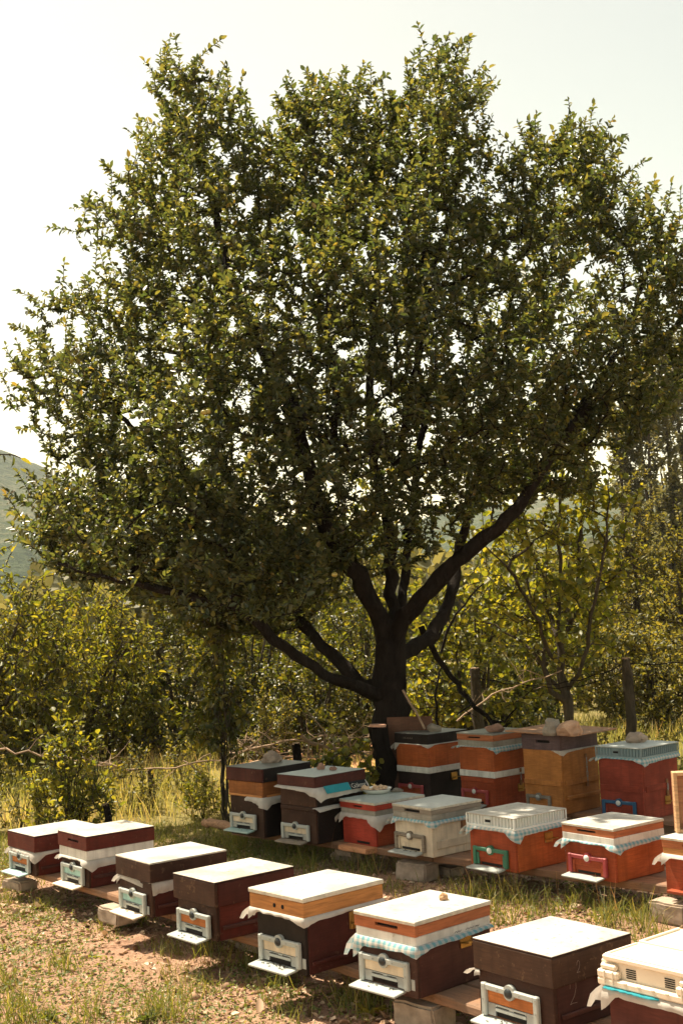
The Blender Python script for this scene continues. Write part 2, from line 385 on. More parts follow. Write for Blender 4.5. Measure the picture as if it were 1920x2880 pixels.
def make_mountain():
    az = np.radians(np.linspace(-40, 40, 260)); ds = np.linspace(330, 1150, 70)
    A, Dd = np.meshgrid(az, ds)
    deg = np.degrees(A)
    el = 4.3 + 4.7 * np.exp(-((deg + 18.5) / 8.0) ** 2) + 1.3 * np.exp(-((deg - 13) / 5) ** 2)
    el = el + (fbm(deg * .35, deg * 0, 21) - .47) * .7
    ridge_d = 750.
    t = np.clip((Dd - 330) / (ridge_d - 330), 0, 1); prof = t ** .8
    prof = np.where(Dd > ridge_d, np.clip(1 - (Dd - ridge_d) / 450 * .8, 0, 1), prof)
    H_ = np.tan(np.radians(el)) * ridge_d
    X = np.sin(A) * Dd; Y = np.cos(A) * Dd
    spur = (fbm(deg * .45 + Dd * .0012, Dd * .0044, 5, 5) - .47)
    Z = H_ * prof * (1 + .5 * spur * (1 - t * .8)) + (fbm(X * .05, Y * .05, 31, 4) - .47) * 8 * np.minimum(1, prof * 4) - 1.5
    V = np.stack([X, Y, Z], -1).reshape(-1, 3); nx, ny = len(az), len(ds)
    i = (np.arange(ny - 1)[:, None] * nx + np.arange(nx - 1)[None]).ravel()
    me = np_mesh('mountain', V, np.stack([i, i + 1, i + nx + 1, i + nx], 1).ravel(), np.full(len(i), 4), smooth=True)
    m, nt, out = new_mat('hill_forest'); tc = nt.nodes.new('ShaderNodeTexCoord'); v = tc.outputs['Object']
    a = tex(nt, 'n', .013, 5, v); b = tex(nt, 'n', .2, 5, v, .7)
    f = mixc(nt, .6, a.outputs[0], b.outputs[0])
    col = ramp(nt, f, [(.36, (.015, .03, .014)), (.5, (.045, .065, .028)), (.64, (.15, .14, .085))]).outputs[0]
    principled(nt, out, col, .95, .1, 0, bump(nt, b.outputs[0], 1.0, 4))
    tag(link('mountain', me, m), kind='structure')
make_mountain()

# orange earth bank behind the fence
def make_track():
    P = [don(560, 1757), don(640, 1722), don(740, 1712), don(860, 1716), don(960, 1722), don(1040, 1735), don(1000, 1772), don(860, 1778), don(700, 1776), don(600, 1772)]
    bm = bmesh.new(); c = sum(P, Vector()) / len(P)
    ring = []
    for i in range(60):
        k = i / 60 * len(P); a = P[int(k) % len(P)]; b = P[(int(k) + 1) % len(P)]; p = a.lerp(b, k % 1)
        p = c + (p - c) * (1 + .08 * math.sin(i * 2.3) + .05 * math.sin(i * 5.1)); ring.append(p)
    lv = []
    for s in (1, .85, .6, .3):
        lv.append([bm.verts.new(((c + (p - c) * s).x, (c + (p - c) * s).y, .0 + float(ground_h(p.x, p.y)) * .3 + .03 + .09 * (1 - s) + .03 * random.random())) for p in ring])
    for j in range(3):
        for i in range(60): bm.faces.new((lv[j][i], lv[j][(i + 1) % 60], lv[j + 1][(i + 1) % 60], lv[j + 1][i]))
    bm.faces.new(lv[-1])
    for f in bm.faces: f.smooth = True
    me = bpy.data.meshes.new('earth_bank'); bm.to_mesh(me); bm.free()
    m = plain('orange_earth', (.46, .24, .13), .95, .1, 0, .3, 5, .8)
    tag(link('earth_bank', me, m), kind='structure')
make_track()

# ------------------------------------------------------------------ plants
class Skel:
    def __init__(s, cap=60000):
        s.P = np.zeros((cap, 3)); s.par = np.full(cap, -1, int); s.minr = np.zeros(cap); s.n = 0; s.w = np.zeros(cap)
    def add(s, p, par, minr=0.0):
        i = s.n; s.P[i] = p; s.par[i] = par; s.minr[i] = minr; s.n += 1; return i
    def path(s, pts, par=-1, r0=0, r1=0, step=.12, jit=.015):
        """smooth curve through the points"""
        pts = [np.array(p, float) for p in pts]
        if par >= 0: pts = [s.P[par].copy()] + pts
        idx = []
        q = [pts[0]] + pts + [pts[-1]]
        L = sum(np.linalg.norm(pts[i + 1] - pts[i]) for i in range(len(pts) - 1)); acc = 0
        for i in range(len(pts) - 1):
            a, b, c, d = q[i], q[i + 1], q[i + 2], q[i + 3]; sl = np.linalg.norm(c - b); n = max(1, int(sl / step))
            for k in range(n):
                if k == 0 and i == 0 and par >= 0: continue
                t = k / n
                p = .5 * (2 * b + (c - a) * t + (2 * a - 5 * b + 4 * c - d) * t * t + (3 * b - a - 3 * c + d) * t ** 3)
                f = (acc + t * sl) / L
                par = s.add(p + rng.normal(0, jit, 3), par, r0 + (r1 - r0) * f); idx.append(par)
            acc += sl
        par = s.add(pts[-1], par, r1); idx.append(par)
        return idx
    def nearest(s, p): return int(np.argmin(((s.P[:s.n] - p) ** 2).sum(1)))
    def attach(s, t, step=.13, zpen=.9, jit=.012, grow=.35):
        d = s.P[:s.n] - t; dist = np.sqrt((d ** 2).sum(1)); cost = dist + zpen * np.maximum(0, d[:, 2] + .05)
        i = int(np.argmin(cost)); p = s.P[i]; L = dist[i]
        pd = p - s.P[s.par[i]] if s.par[i] >= 0 else np.array([0, 0, 1.])
        pd = pd / (np.linalg.norm(pd) + 1e-9)
        c = p + pd * L * grow + np.array([0, 0, .06 * L]); n = max(2, int(L / step)); par = i
        for k in range(1, n + 1):
            u = k / n; q = (1 - u) ** 2 * p + 2 * u * (1 - u) * c + u * u * t
            if k < n: q = q + rng.normal(0, jit, 3)
            par = s.add(q, par)
        return par
    def radii(s, tip, base, power=.5):
        n = s.n; w = np.zeros(n); ch = np.zeros(n, int)
        for i in range(n - 1, -1, -1):
            if w[i] == 0: w[i] = 1
            if s.par[i] >= 0: w[s.par[i]] += w[i]
        w = w / w.max()
        return np.maximum(tip + (base - tip) * w ** power, s.minr[:n])
    def mesh(s, name, r, minrad=0):
        n = s.n; kids = [[] for _ in range(n)]
        for i in range(n):
            if s.par[i] >= 0: kids[s.par[i]].append(i)
        V = []; Fa = []; base = 0
        starts = [i for i in range(n) if s.par[i] < 0]; stack = [(i, None) for i in starts]
        while stack:
            i, pre = stack.pop(); ch = [] if pre is None else [pre]
            ch.append(i)
            while kids[i]:
                k = sorted(kids[i], key=lambda j: -r[j]); i2 = k[0]
                for j in k[1:]: stack.append((j, i))
                ch.append(i2); i = i2
            if len(ch) < 2: continue
            P = s.P[ch]; rr = r[ch].copy()
            if pre is not None: rr[0] = min(rr[0], rr[1] * 1.35)
            if rr.max() < minrad: continue
            m = rr.max(); K = 12 if m > .08 else 8 if m > .03 else 5 if m > .008 else 3
            T = np.gradient(P, axis=0); T = nrm(T); ref = np.array([1., 0, 0]) if abs(T[0, 0]) < .7 else np.array([0, 1., 0])
            A = nrm(np.cross(T, ref)); B = np.cross(T, A); th = np.arange(K) * 2 * np.pi / K
            wob = 1 + (.15 * rng.normal(0, 1, (len(ch), K)) if m > .05 else 0)
            ring = P[:, None] + (np.cos(th)[None, :, None] * A[:, None] + np.sin(th)[None, :, None] * B[:, None]) * (rr[:, None] * wob)[..., None]
            V.append(ring.reshape(-1, 3)); m_ = len(ch)
            i0 = (np.arange(m_ - 1)[:, None] * K + np.arange(K)[None]); i1 = (np.arange(m_ - 1)[:, None] * K + (np.arange(K)[None] + 1) % K)
            Fa.append((np.stack([i0, i1, i1 + K, i0 + K], -1) + base).reshape(-1, 4)); base += m_ * K
        Fa = np.concatenate(Fa); return np_mesh(name, np.concatenate(V), Fa.ravel(), np.full(len(Fa), 4), smooth=True)

def shoots(sk, tips, leaf_n, L, up, spread, hang=0.0, size=.075, back=3):
    """leafy shoots growing from tip nodes; returns leaf arrays"""
    pos = []; dr = []; upv = []
    tips = np.array(tips); par = sk.par[tips]; base = sk.P[tips]
    bd = nrm(base - sk.P[par])
    n = len(tips)
    Ls = L * rng.uniform(.55, 1.45, n)
    sd = nrm(bd * .6 + np.array([0, 0, 1.]) * up + rng.normal(0, spread, (n, 3)))
    for j in range(n):
        p0 = base[j]; d = sd[j]; pr = int(tips[j]); K = 3
        for k in range(1, K + 1):
            dd = nrm(d + np.array([0, 0, -1.]) * hang * (k / K) ** 1.5)
            p0 = p0 + dd * Ls[j] / K; pr = sk.add(p0, pr)
        # leaf positions on shoot and on the last piece of the bearing twig
        m = max(3, int(leaf_n * rng.uniform(.6, 1.4)))
        chain = [pr]
        q = pr
        for k in range(K + back):
            if sk.par[q] < 0: break
            q = sk.par[q]; chain.append(q)
        C = sk.P[chain][::-1]; seg = np.linalg.norm(np.diff(C, axis=0), axis=1); cum = np.concatenate([[0], np.cumsum(seg)])
        u = (np.arange(m) + rng.uniform(.1, .9, m)) / m; u = u ** .8 * cum[-1]
        P = np.stack([np.interp(u, cum, C[:, k]) for k in range(3)], 1)
        ax = nrm((C[-1] - C[max(0, len(C) - 3)])[None])[0]
        ph = np.arange(m) * 2.4 + rng.uniform(0, 6); a = np.cross(ax, [.3, .5, .8]); a /= np.linalg.norm(a) + 1e-9; b = np.cross(ax, a)
        rad = np.cos(ph)[:, None] * a + np.sin(ph)[:, None] * b
        d_ = nrm(rad * .8 + ax * .65 + rng.normal(0, .25, (m, 3)) + np.array([0, 0, -1.]) * hang)
        d_[-1] = ax
        pos.append(P); dr.append(d_); upv.append(nrm(ax * .6 + np.array([0, 0, .8]) + rng.normal(0, .5, (m, 3)) - rad * .2))
    return np.concatenate(pos), np.concatenate(dr), np.concatenate(upv)

def plant(name, label, cat, loc, sk, tips, leaf_n, L, up, spread, size, mat_leaf, mat_bark, tip_r, base_r, hang=0, wr=.55, group=None, power=.5, back=3, sizevar=.42, trunk_name='trunk', curl=.15):
    root = empty(name, loc); tag(root, label, cat, group)
    lo = np.array(loc)
    P, d, u = shoots(sk, tips, leaf_n, L, up, spread, hang, size, back)
    r = sk.radii(tip_r, base_r, power)
    off = sk.P[:sk.n].copy(); sk.P[:sk.n] -= lo
    tm = sk.mesh(trunk_name, r)
    link(trunk_name, tm, mat_bark, root)
    ln = size * rng.uniform(1 - sizevar, 1 + sizevar, len(P))
    cl = link('crown', leaf_mesh('crown', P - lo, d, u, ln, wr, curl), mat_leaf, root); cl['kind'] = 'stuff'
    return root

def inside(poly, x, y):
    c = np.zeros(len(x), bool); n = len(poly); j = n - 1
    for i in range(n):
        xi, yi = poly[i]; xj, yj = poly[j]
        c ^= ((yi > y) != (yj > y)) & (x < (xj - xi) * (y - yi) / (yj - yi + 1e-9) + xi); j = i
    return c
def edge_dist(poly, x, y):
    d = np.full(len(x), 1e9); n = len(poly)
    for i in range(n):
        a = np.array(poly[i], float); b = np.array(poly[(i + 1) % n], float); ab = b - a
        t = np.clip(((x - a[0]) * ab[0] + (y - a[1]) * ab[1]) / (ab @ ab), 0, 1)
        d = np.minimum(d, np.hypot(x - a[0] - t * ab[0], y - a[1] - t * ab[1]))
    return d

# ---- the big apple tree
TY = 12.5
def big_tree():
    sk = Skel(90000)
    def zp(x, y, dy=0): return at(600 + x * .5102, 1300 + y * .5102, TY + dy)
    def z3(x, y, dy=0): return at(1200 + x * .5314, 900 + y * .5314, TY + dy)
    base = don(905, 1815); base = at(1112, 2235, TY); base.z = -.05
    tr = sk.path([base, zp(985, 1500), zp(970, 1300), zp(965, 1100), zp(975, 960)], -1, .20, .15, .1, .012)
    top = tr[-1]
    def limb(frm, pts, r0, r1): return sk.path(pts, frm, r0, r1)
    n13 = sk.nearest(zp(970, 1330)); n12 = sk.nearest(zp(970, 1240)); n10 = sk.nearest(zp(970, 1040))
    limb(n13, [zp(880, 1290, -.1), zp(790, 1245, -.25), zp(650, 1190, -.5), zp(500, 1100, -.8), zp(380, 1030, -1.0), zp(260, 910, -1.2), zp(120, 800, -1.4), zp(-60, 760, -1.5), zp(-300, 700, -1.5), zp(-600, 640, -1.3), zp(-850, 560, -1.0)], .062, .012)
    l2 = limb(n12, [zp(880, 1240, .05), zp(740, 1170, .15), zp(600, 1000, .3), zp(500, 900, .4), zp(440, 770, .5), zp(360, 600, .6), zp(200, 400, .7), zp(0, 200, .8), zp(-250, 0, .8), zp(-520, -260, .7)], .07, .014)
    l3 = limb(top, [zp(890, 800, -.1), zp(800, 640, -.3), zp(700, 500, -.5), zp(600, 300, -.7), zp(540, 130, -.8), zp(470, -150, -.9), zp(330, -500, -.8), zp(200, -800, -.6), zp(60, -1150, -.3), zp(-40, -1600, 0), zp(-90, -2000, .1)], .10, .012)
    l4 = limb(top, [zp(985, 800, .1), zp(980, 640, .2), zp(970, 400, .3), zp(930, 230, .35), zp(890, 0, .4), zp(860, -350, .4), zp(880, -800, .3), zp(900, -1300, .2), zp(870, -1800, .2)], .07, .012)
    l5 = limb(n10, [zp(1030, 920, -.1), zp(1100, 820, -.25), zp(1200, 700, -.4), zp(1330, 560, -.5), zp(1430, 470, -.6), zp(1560, 370, -.65), z3(520, 930, -.65), z3(570, 830, -.6), z3(680, 680, -.55), z3(780, 540, -.45), z3(880, 380, -.3), z3(1000, 200, -.1), z3(1100, -50, .1), z3(1180, -300, .2)], .09, .014)
    limb(l5[int(len(l5) * .62)], [z3(760, 640, .1), z3(900, 420, .3), z3(1060, 250, .5), z3(1250, 90, .6), z3(1420, -80, .6)], .05, .012)
    l6 = limb(sk.nearest(zp(975, 1080)), [zp(1080, 1030, .3), zp(1180, 970, .6), zp(1250, 870, .9), zp(1300, 720, 1.2), zp(1340, 560, 1.4), zp(1400, 300, 1.6), zp(1460, 0, 1.7), zp(1560, -400, 1.6), zp(1640, -900, 1.3)], .085, .012)
    l7 = limb(top, [zp(1030, 820, .2), zp(1060, 600, .5), zp(1080, 400, .7), zp(1120, 150, .9), zp(1150, -200, 1.0), zp(1130, -600, .9), zp(1140, -1100, .7), zp(1180, -1600, .5)], .06, .012)
    limb(l4[int(len(l4) * .4)], [zp(1000, 0, -.3), zp(1080, -300, -.9), zp(1150, -700, -1.1), zp(1230, -1100, -1.0), zp(1330, -1400, -.8)], .05, .012)
    limb(l3[int(len(l3) * .45)], [zp(640, -100, -1.3), zp(660, -500, -1.6), zp(640, -900, -1.5), zp(600, -1400, -1.1)], .045, .012)
    poly = [(70, 900), (30, 790), (130, 775), (215, 720), (110, 630), (225, 640), (280, 560), (180, 460), (260, 415), (300, 345), (355, 250), (362, 110), (440, 120), (520, 160), (590, 300), (625, 345), (650, 250), (700, 165), (780, 190), (830, 150), (885, 255), (945, 115), (1030, 85), (1105, 160), (1130, 300), (1163, 450), (1195, 310), (1245, 275), (1340, 255), (1405, 280), (1425, 360), (1460, 430), (1490, 445), (1568, 465), (1650, 540), (1680, 700), (1610, 850), (1510, 930), (1440, 1000), (1390, 1090), (1250, 1130), (1180, 1130), (1080, 1190), (1000, 1250), (950, 1290), (880, 1280), (800, 1330), (720, 1400), (610, 1440), (480, 1420), (350, 1390), (250, 1340), (160, 1320), (90, 1270), (50, 1210), (80, 1120), (105, 1040), (70, 960)]
    poly = [(810 + (a - 810) * .962, 760 + (b - 760) * (.985 if b < 760 else 1)) for a, b in poly]
    T = []
    want = 4150
    while len(T) < want:
        x = rng.uniform(20, 1680, 4000); y = rng.uniform(80, 1450, 4000)
        k = inside(poly, x, y); x = x[k]; y = y[k]; e = edge_dist(poly, x, y)
        half = np.minimum(2.5, .35 + e / 115.)
        # thinner towards the middle of the lower crown, where sky shows between the limbs
        v = rng.uniform(-1, 1, len(x)); v = np.sign(v) * np.abs(v) ** .62
        hole = ((x - 860) / 150) ** 2 + ((y - 880) / 190) ** 2
        hole2 = ((x - 1380) / 90) ** 2 + ((y - 640) / 80) ** 2
        hole3 = ((x - 960) / 180) ** 2 + ((y - 1180) / 130) ** 2
        keep = (rng.random(len(x)) < np.where(hole < 1, .8, 1)) & (rng.random(len(x)) < np.where(hole2 < 1, .4, 1)) & (rng.random(len(x)) < np.where(hole3 < 1, .75, 1))
        keep &= rng.random(len(x)) < np.clip(.28 + e / 75, 0, 1)
        cl = vnoise(x / 75, y / 75 + v * 4, 77); keep &= (cl > .22) | (rng.random(len(x)) < .4)
        for a, b, h_, vv in zip(x[keep], y[keep], half[keep], v[keep]):
            T.append(dat(a, b + 34, TY + .1 + vv * h_))
    T = np.array([list(t) for t in T[:want]])
    d0 = np.array([np.sqrt(((sk.P[:sk.n] - t) ** 2).sum(1).min()) for t in T])
    tips = [sk.attach(T[i]) for i in np.argsort(d0)]
    # foliage hanging low on the left, in front of the lowest limb
    lp = [(60, 1130), (330, 1100), (620, 1180), (770, 1290), (700, 1400), (600, 1440), (480, 1425), (350, 1400), (250, 1345), (150, 1325), (60, 1250)]
    x = rng.uniform(50, 780, 2600); y = rng.uniform(1100, 1445, 2600); k_ = inside(lp, x, y); x = x[k_][:360]; y = y[k_][:360]
    for a, b in zip(x, y): tips.append(sk.attach(np.array(dat(a, b, TY + rng.uniform(-2.4, .6))), zpen=.15))
    # long upright shoots on the outline
    for (x, y) in [(362, 108), (350, 240), (440, 118), (520, 160), (690, 165), (700, 175), (780, 190), (815, 150), (935, 110), (1030, 85), (1000, 130), (1110, 165), (1240, 275), (1345, 255), (1290, 275), (1405, 285), (1495, 445), (1535, 465), (180, 460), (260, 415), (115, 630), (160, 640), (30, 780), (35, 850), (100, 660), (300, 345), (870, 190), (1070, 130), (655, 230), (600, 270)]:
        t = np.array(dat(x + rng.normal(0, 4), y + 72, TY + rng.uniform(-.5, .5))); tips.append(sk.attach(t))
        for q in range(2): tips.append(sk.attach(t + rng.normal(0, .10, 3) - np.array([0, 0, .12])))
    pl = len(poly)
    for q_i in range(240):
        i = int(rng.integers(0, pl)); a = np.array(poly[i], float); b = np.array(poly[(i + 1) % pl], float); p = a + (b - a) * rng.random()
        if p[1] > 1000: continue
        e = b - a; nn = np.array([e[1], -e[0]]) / (np.hypot(*e) + 1e-6); nn = nn * .6 + np.array([0, -.7])
        p = p + nn * rng.uniform(-8, 34); tips.append(sk.attach(np.array(dat(p[0], p[1] + 44, TY + rng.uniform(-1.2, 1.2))), zpen=1.2))
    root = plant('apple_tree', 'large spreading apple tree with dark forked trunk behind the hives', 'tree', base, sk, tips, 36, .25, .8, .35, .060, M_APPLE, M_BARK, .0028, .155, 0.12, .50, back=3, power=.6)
    # apples
    am = bmesh.new(); bmesh.ops.create_icosphere(am, subdivisions=2, radius=.027)
    for v in am.verts: v.co.z *= .88; v.co.z -= .006 * max(0, 1 - (v.co.x ** 2 + v.co.y ** 2) / .0003) * (1 if v.co.z > 0 else -1)
    me = bpy.data.meshes.new('apple'); am.to_mesh(me); am.free()
    me.polygons.foreach_set('use_smooth', [True] * len(me.polygons)); me.materials.append(plain('apple_skin', (.30, .25, .06), .35, .5, 0, .25, 20, .02))
    for (x, y, dy) in [(468, 947, -2.5), (477, 945, -2.45), (768, 1320, -2.2), (602, 1290, -1.7), (520, 1215, -1.2), (640, 1335, -1.2)]:
        o = link('apple', me, None, root); o.location = dat(x, y, TY + dy) - Vector(base)
    # the stub of a sawn limb at the foot, with a pale cut
    s = Skel(100)
    b0 = at(1095, 2235, TY - .28); b0.z = -.05
    s.path([b0, at(1085, 2140, TY - .36), at(1068, 2080, TY - .42), at(1062, 2043, TY - .44)], -1, .13, .085, .1, .006)
    o = link('sawn_stub', s.mesh('sawn_stub', s.minr[:s.n]), M_BARK, root); o.location = -Vector(base)
    mb = MB(); mb.cyl(at(1062, 2044, TY - .44), at(1062, 2038, TY - .44), .088, .08, 12)
    o = mb.build('sawn_face', plain('cut_wood', (.55, .30, .20), .8, .2, 0, .3, 20, .3), root); o.location = -Vector(base)
    return root
BT = big_tree()

def bush(name, label, cat, base, h, rx, ry, stems=5, nt=120, leaf_n=20, L=.25, up=.5, spread=.45, size=.06, mat=None, bark=None, hang=.1, low=.12, shape='round', group=None, wr=.55, base_r=.03, tip_r=.003, lean=(0, 0), trunk=None, curl=.15):
    sk = Skel(30000); b = np.array(base, float)
    if trunk is None:
        for k in range(stems):
            a = rng.uniform(0, 6.28); f = rng.uniform(.1, .55)
            st = b + np.array([math.cos(a), math.sin(a), 0]) * rng.uniform(0, .12) * rx
            e = b + np.array([math.cos(a) * rx * f + lean[0] * .7, math.sin(a) * ry * f + lean[1] * .7, h * rng.uniform(.55, .85)])
            mid = st * .55 + e * .45 + np.array([0, 0, h * .08]) + rng.normal(0, .05 * rx, 3)
            sk.path([st - np.array([0, 0, .05]), mid, e], -1, base_r, base_r * .3)
    else:
        for pts, r0, r1, frm in trunk:
            sk.path(pts, -1 if frm is None else sk.nearest(np.array(frm)), r0, r1)
    T = []
    while len(T) < nt:
        q = rng.uniform(-1, 1, 3); z = (q[2] + 1) / 2; rr = math.hypot(q[0], q[1])
        if shape == 'round': lim = math.sqrt(max(0, 1 - (2 * z - 1) ** 2)) * .95 + .05
        elif shape == 'cone': lim = min(1, z * 6) * (1.02 - z) ** .75
        elif shape == 'column': lim = min(1, z * 5) * min(1, (1.03 - z) * 4) * (.75 + .25 * math.sin(z * 9))
        else: lim = min(1, (1.04 - z) ** .55 * 1.15)
        if rr > lim * (.82 + .3 * mnoise.noise(Vector((q[0] * 2 + b[0], q[1] * 2, z * 3 + b[1])))): continue
        if rr < lim * .45 and random.random() < .5: continue
        zz = low + (1 - low) * z
        T.append(b + np.array([q[0] * rx + lean[0] * zz, q[1] * ry + lean[1] * zz, h * zz]))
    T = np.array(T)
    d0 = [((sk.P[:sk.n] - t) ** 2).sum(1).min() for t in T]
    tips = [sk.attach(T[i], step=.2, zpen=.6) for i in np.argsort(d0)]
    return plant(name, label, cat, Vector(base), sk, tips, leaf_n, L, up, spread, size, mat or M_SHRUB, bark or M_BARK2, tip_r, base_r, hang, wr, group, back=2, curl=curl)
def G(dx, Y, z=0.0):
    p = dat(dx, 1409, Y); return Vector((p.x, Y, z))

# leafy neighbours, near to far
base = G(-70, 16.2)
bush('walnut_tree', 'bright leafy tree at the left edge with drooping yellow-green leaves', 'tree', base, 3.3, 1.9, 1.3, 6, 480, 16, .3, .1, .5, .082, M_BRIGHT, M_BARK2, .55, .12, 'dome', wr=.42, base_r=.04)
bush('peach_tree', 'low yellow-green leafy tree under the left side of the apple crown', 'tree', G(190, 17.2), 2.5, 1.6, 1.0, 7, 460, 16, .3, .15, .5, .078, M_BRIGHT, M_BARK2, .5, .15, 'dome', wr=.38, base_r=.035)
b = G(150, 12.1)
bush('young_shrub', 'sunlit young shrub with pale leaves beside the two leftmost hives', 'shrub', b, 1.15, .44, .38, 11, 150, 13, .2, 1.0, .3, .055, M_BRIGHT, M_BARK2, .05, .0, 'dome', base_r=.012, wr=.6)
bush('climbing_sapling', 'dark slender sapling cluster standing left of the stacked brown hives', 'sapling', G(503, 12.25), 2.3, .23, .22, 7, 110, 12, .25, .2, .3, .07, M_SHRUB, M_BARK2, .5, .25, 'column', base_r=.010)
bush('seedling', 'small bright-leaved seedling between the brown hive and the tree trunk', 'seedling', dat(800, 1800, 11.9).xy.to_3d(), .75, .42, .3, 6, 42, 9, .15, .5, .5, .075, M_BRIGHT, M_BARK2, .2, .15, 'round', base_r=.008, wr=.75)
bush('seedling', 'leafy sprout in front of the fallen branches, left of the trunk', 'seedling', dat(765, 1740, 13.5).xy.to_3d(), .95, .12, .12, 2, 14, 9, .15, .9, .3, .06, M_BRIGHT, M_BARK2, .1, .3, 'column', base_r=.006)
# hedge behind the fence
hedge = [(40, 17.0, 2.1, 1.2, M_OLIVE, 'olive-leaved bush filling the lower left corner of the hedge'),
         (240, 19.5, 2.5, 1.3, M_OLIVE, 'fine-leaved olive bush second from the left in the hedge'),
         (400, 18.0, 2.3, 1.2, M_SHRUB, 'dense green bush in the hedge behind the fence post'),
         (560, 19.0, 2.9, 1.4, M_SHRUB, 'tall dark bush in the hedge behind the slender sapling'),
         (700, 17.2, 1.75, 1.1, M_SHRUB, 'dark bush with spiky tops behind the dead branches'),
         (830, 19.5, 2.6, 1.2, M_SHRUB, 'shaded bush directly behind the apple trunk'),
         (975, 18.5, 1.5, 1.0, M_SHRUB, 'low bush right of the apple trunk'),
         (130, 22.5, 3.1, 1.6, M_SHRUB, 'tall bush at the back of the hedge on the far left'),
         (470, 23.0, 3.3, 1.7, M_SHRUB, 'tall bush at the back of the hedge behind the grey post'),
         (1130, 19.0, 1.3, 1.0, M_SHRUB, 'low bush behind the fence post by the young tree'),
         (1330, 24.0, 2.2, 1.5, M_SHRUB, 'bush at the back between young tree and tall post'),
         (1500, 19.0, 1.5, 1.0, M_OLIVE, 'grassy green bush right of the tall fence post')]
for (x, Y, h, r, m, lb) in hedge:
    bush('hedge_bush', lb, 'bush', G(x, Y), h, r, 1.0, 9, 300, 24, .28, .55, .5, .06, m, M_BARK2, .1, .0, 'dome', group='bushes of the hedge', base_r=.03)
for k, (x, Y, h_, r_, mt, lb) in enumerate([(40, 12.6, .6, .45, M_OLIVE, 'weedy clump in the grass at the far left edge'), (290, 13.4, .55, .3, M_OLIVE, 'weedy clump between young shrub and thin post'), (400, 14.2, .6, .35, M_OLIVE, 'weedy clump right of the thin grey post'), (450, 12.8, .4, .25, M_BRIGHT, 'small weed clump left of the slender sapling'), (1500, 13.0, .7, .5, M_OLIVE, 'weedy clump behind the brick-red hive'), (1370, 14.5, .6, .4, M_OLIVE, 'weedy clump between yellow hive and tall post')]):
    bush('weed_clump', lb, 'weeds', G(x, Y), h_, r_, r_, 9, 60, 12, .18, .9, .4, .04, mt, M_BARK2, .1, .02, 'dome', group='weed clumps in the meadow', base_r=.006, tip_r=.0015)
# mullein-like spires
for k, (x, y0, y1, Y, lb) in enumerate([(598, 1560, 1700, 16, 'left one of two green plant spires by the dead branches'), (645, 1570, 1700, 15.8, 'right one of two green plant spires by the dead branches')]):
    p = G(x, Y); zt = dat(x, y0, Y).z
    bush('spire_plant', lb, 'plant', p, zt, .13, .13, 2, 60, 10, .1, .6, .4, .035, M_OLIVE, M_BARK2, .1, .25, 'cone', group='plant spires by the branch pile', base_r=.008)
# right-hand trees
p = G(1305, 15.0)
def q(x, y, dy=0): return np.array(dat(x, y, 15.0 + dy))
tb = np.array(p); tb[2] = -.05
f0 = q(1300, 1590); f1 = q(1285, 1500)
trunk = [([tb, q(1305, 1660), f0], .07, .055, None), ([q(1285, 1520), q(1282, 1440), q(1283, 1330, .1), q(1285, 1200, .2), q(1290, 1100, .2)], .042, .008, f0),
         ([q(1262, 1500, -.2), q(1235, 1430, -.4), q(1195, 1350, -.6), q(1150, 1290, -.7), q(1110, 1250, -.7)], .03, .007, q(1285, 1520)),
         ([q(1270, 1440, .2), q(1245, 1330, .4), q(1210, 1230, .6), q(1180, 1150, .7)], .035, .01, q(1283, 1480)),
         ([q(1262, 1560, .1), q(1225, 1500, .3), q(1160, 1450, .5), q(1100, 1420, .6)], .03, .008, f0),
         ([q(1330, 1550, -.2), q(1345, 1480, -.3), q(1365, 1380, -.4), q(1390, 1250, -.4), q(1400, 1150, -.4)], .028, .006, f0),
         ([q(1310, 1440, .3), q(1325, 1330, .4), q(1335, 1200, .5), q(1340, 1080, .5)], .035, .01, q(1283, 1450)),
         ([q(1268, 1585, -.1), q(1250, 1540, -.2), q(1248, 1500, -.2)], .04, .02, q(1303, 1630))]
bush('young_tree', 'multi-stemmed young tree with slim grey trunk behind the yellow hive', 'tree', p, 4.7, 1.15, .95, 0, 290, 15, .28, .35, .45, .08, M_BRIGHT, M_BARK2, .3, .26, 'round', trunk=trunk, base_r=.055, wr=.7, lean=(-.25, 0))
bush('hazel_bush', 'yellow-green leafy bush between the apple trunk and the young tree', 'bush', G(1080, 17.5), 3.1, 1.25, 1.0, 7, 280, 17, .3, .3, .45, .078, M_BRIGHT, M_BARK2, .3, .05, 'dome', base_r=.03, wr=.72)
bush('hazel_bush', 'bright green bush behind the multi-stemmed young tree', 'bush', G(1240, 20), 3.4, 1.4, 1.0, 7, 280, 17, .3, .3, .45, .078, M_BRIGHT, M_BARK2, .3, .1, 'round', base_r=.03, wr=.7)
bush('hazel_bush', 'backlit bush seen under the crown left of the apple trunk', 'bush', G(640, 21), 4.2, 1.6, 1.0, 7, 260, 17, .3, .3, .45, .085, M_BRIGHT, M_BARK2, .3, .05, 'dome', base_r=.03, wr=.7)
bush('hazel_bush', 'backlit bush seen between the apple limbs', 'bush', G(830, 24), 4.6, 1.8, 1.0, 7, 260, 17, .3, .3, .45, .09, M_BRIGHT, M_BARK2, .3, .05, 'dome', base_r=.03, wr=.7)
bush('conical_tree', 'pale olive conical tree near the right edge', 'tree', G(1480, 25), 4.6, 1.0, .9, 3, 260, 26, .3, .9, .3, .07, M_OLIVE, M_BARK2, .05, .05, 'cone', base_r=.07)
bush('conical_tree', 'shaded conical tree cut by the right edge', 'tree', G(1570, 22), 3.6, 1.0, .9, 3, 190, 26, .3, .9, .3, .07, M_OLIVE, M_BARK2, .05, .05, 'cone', base_r=.07)
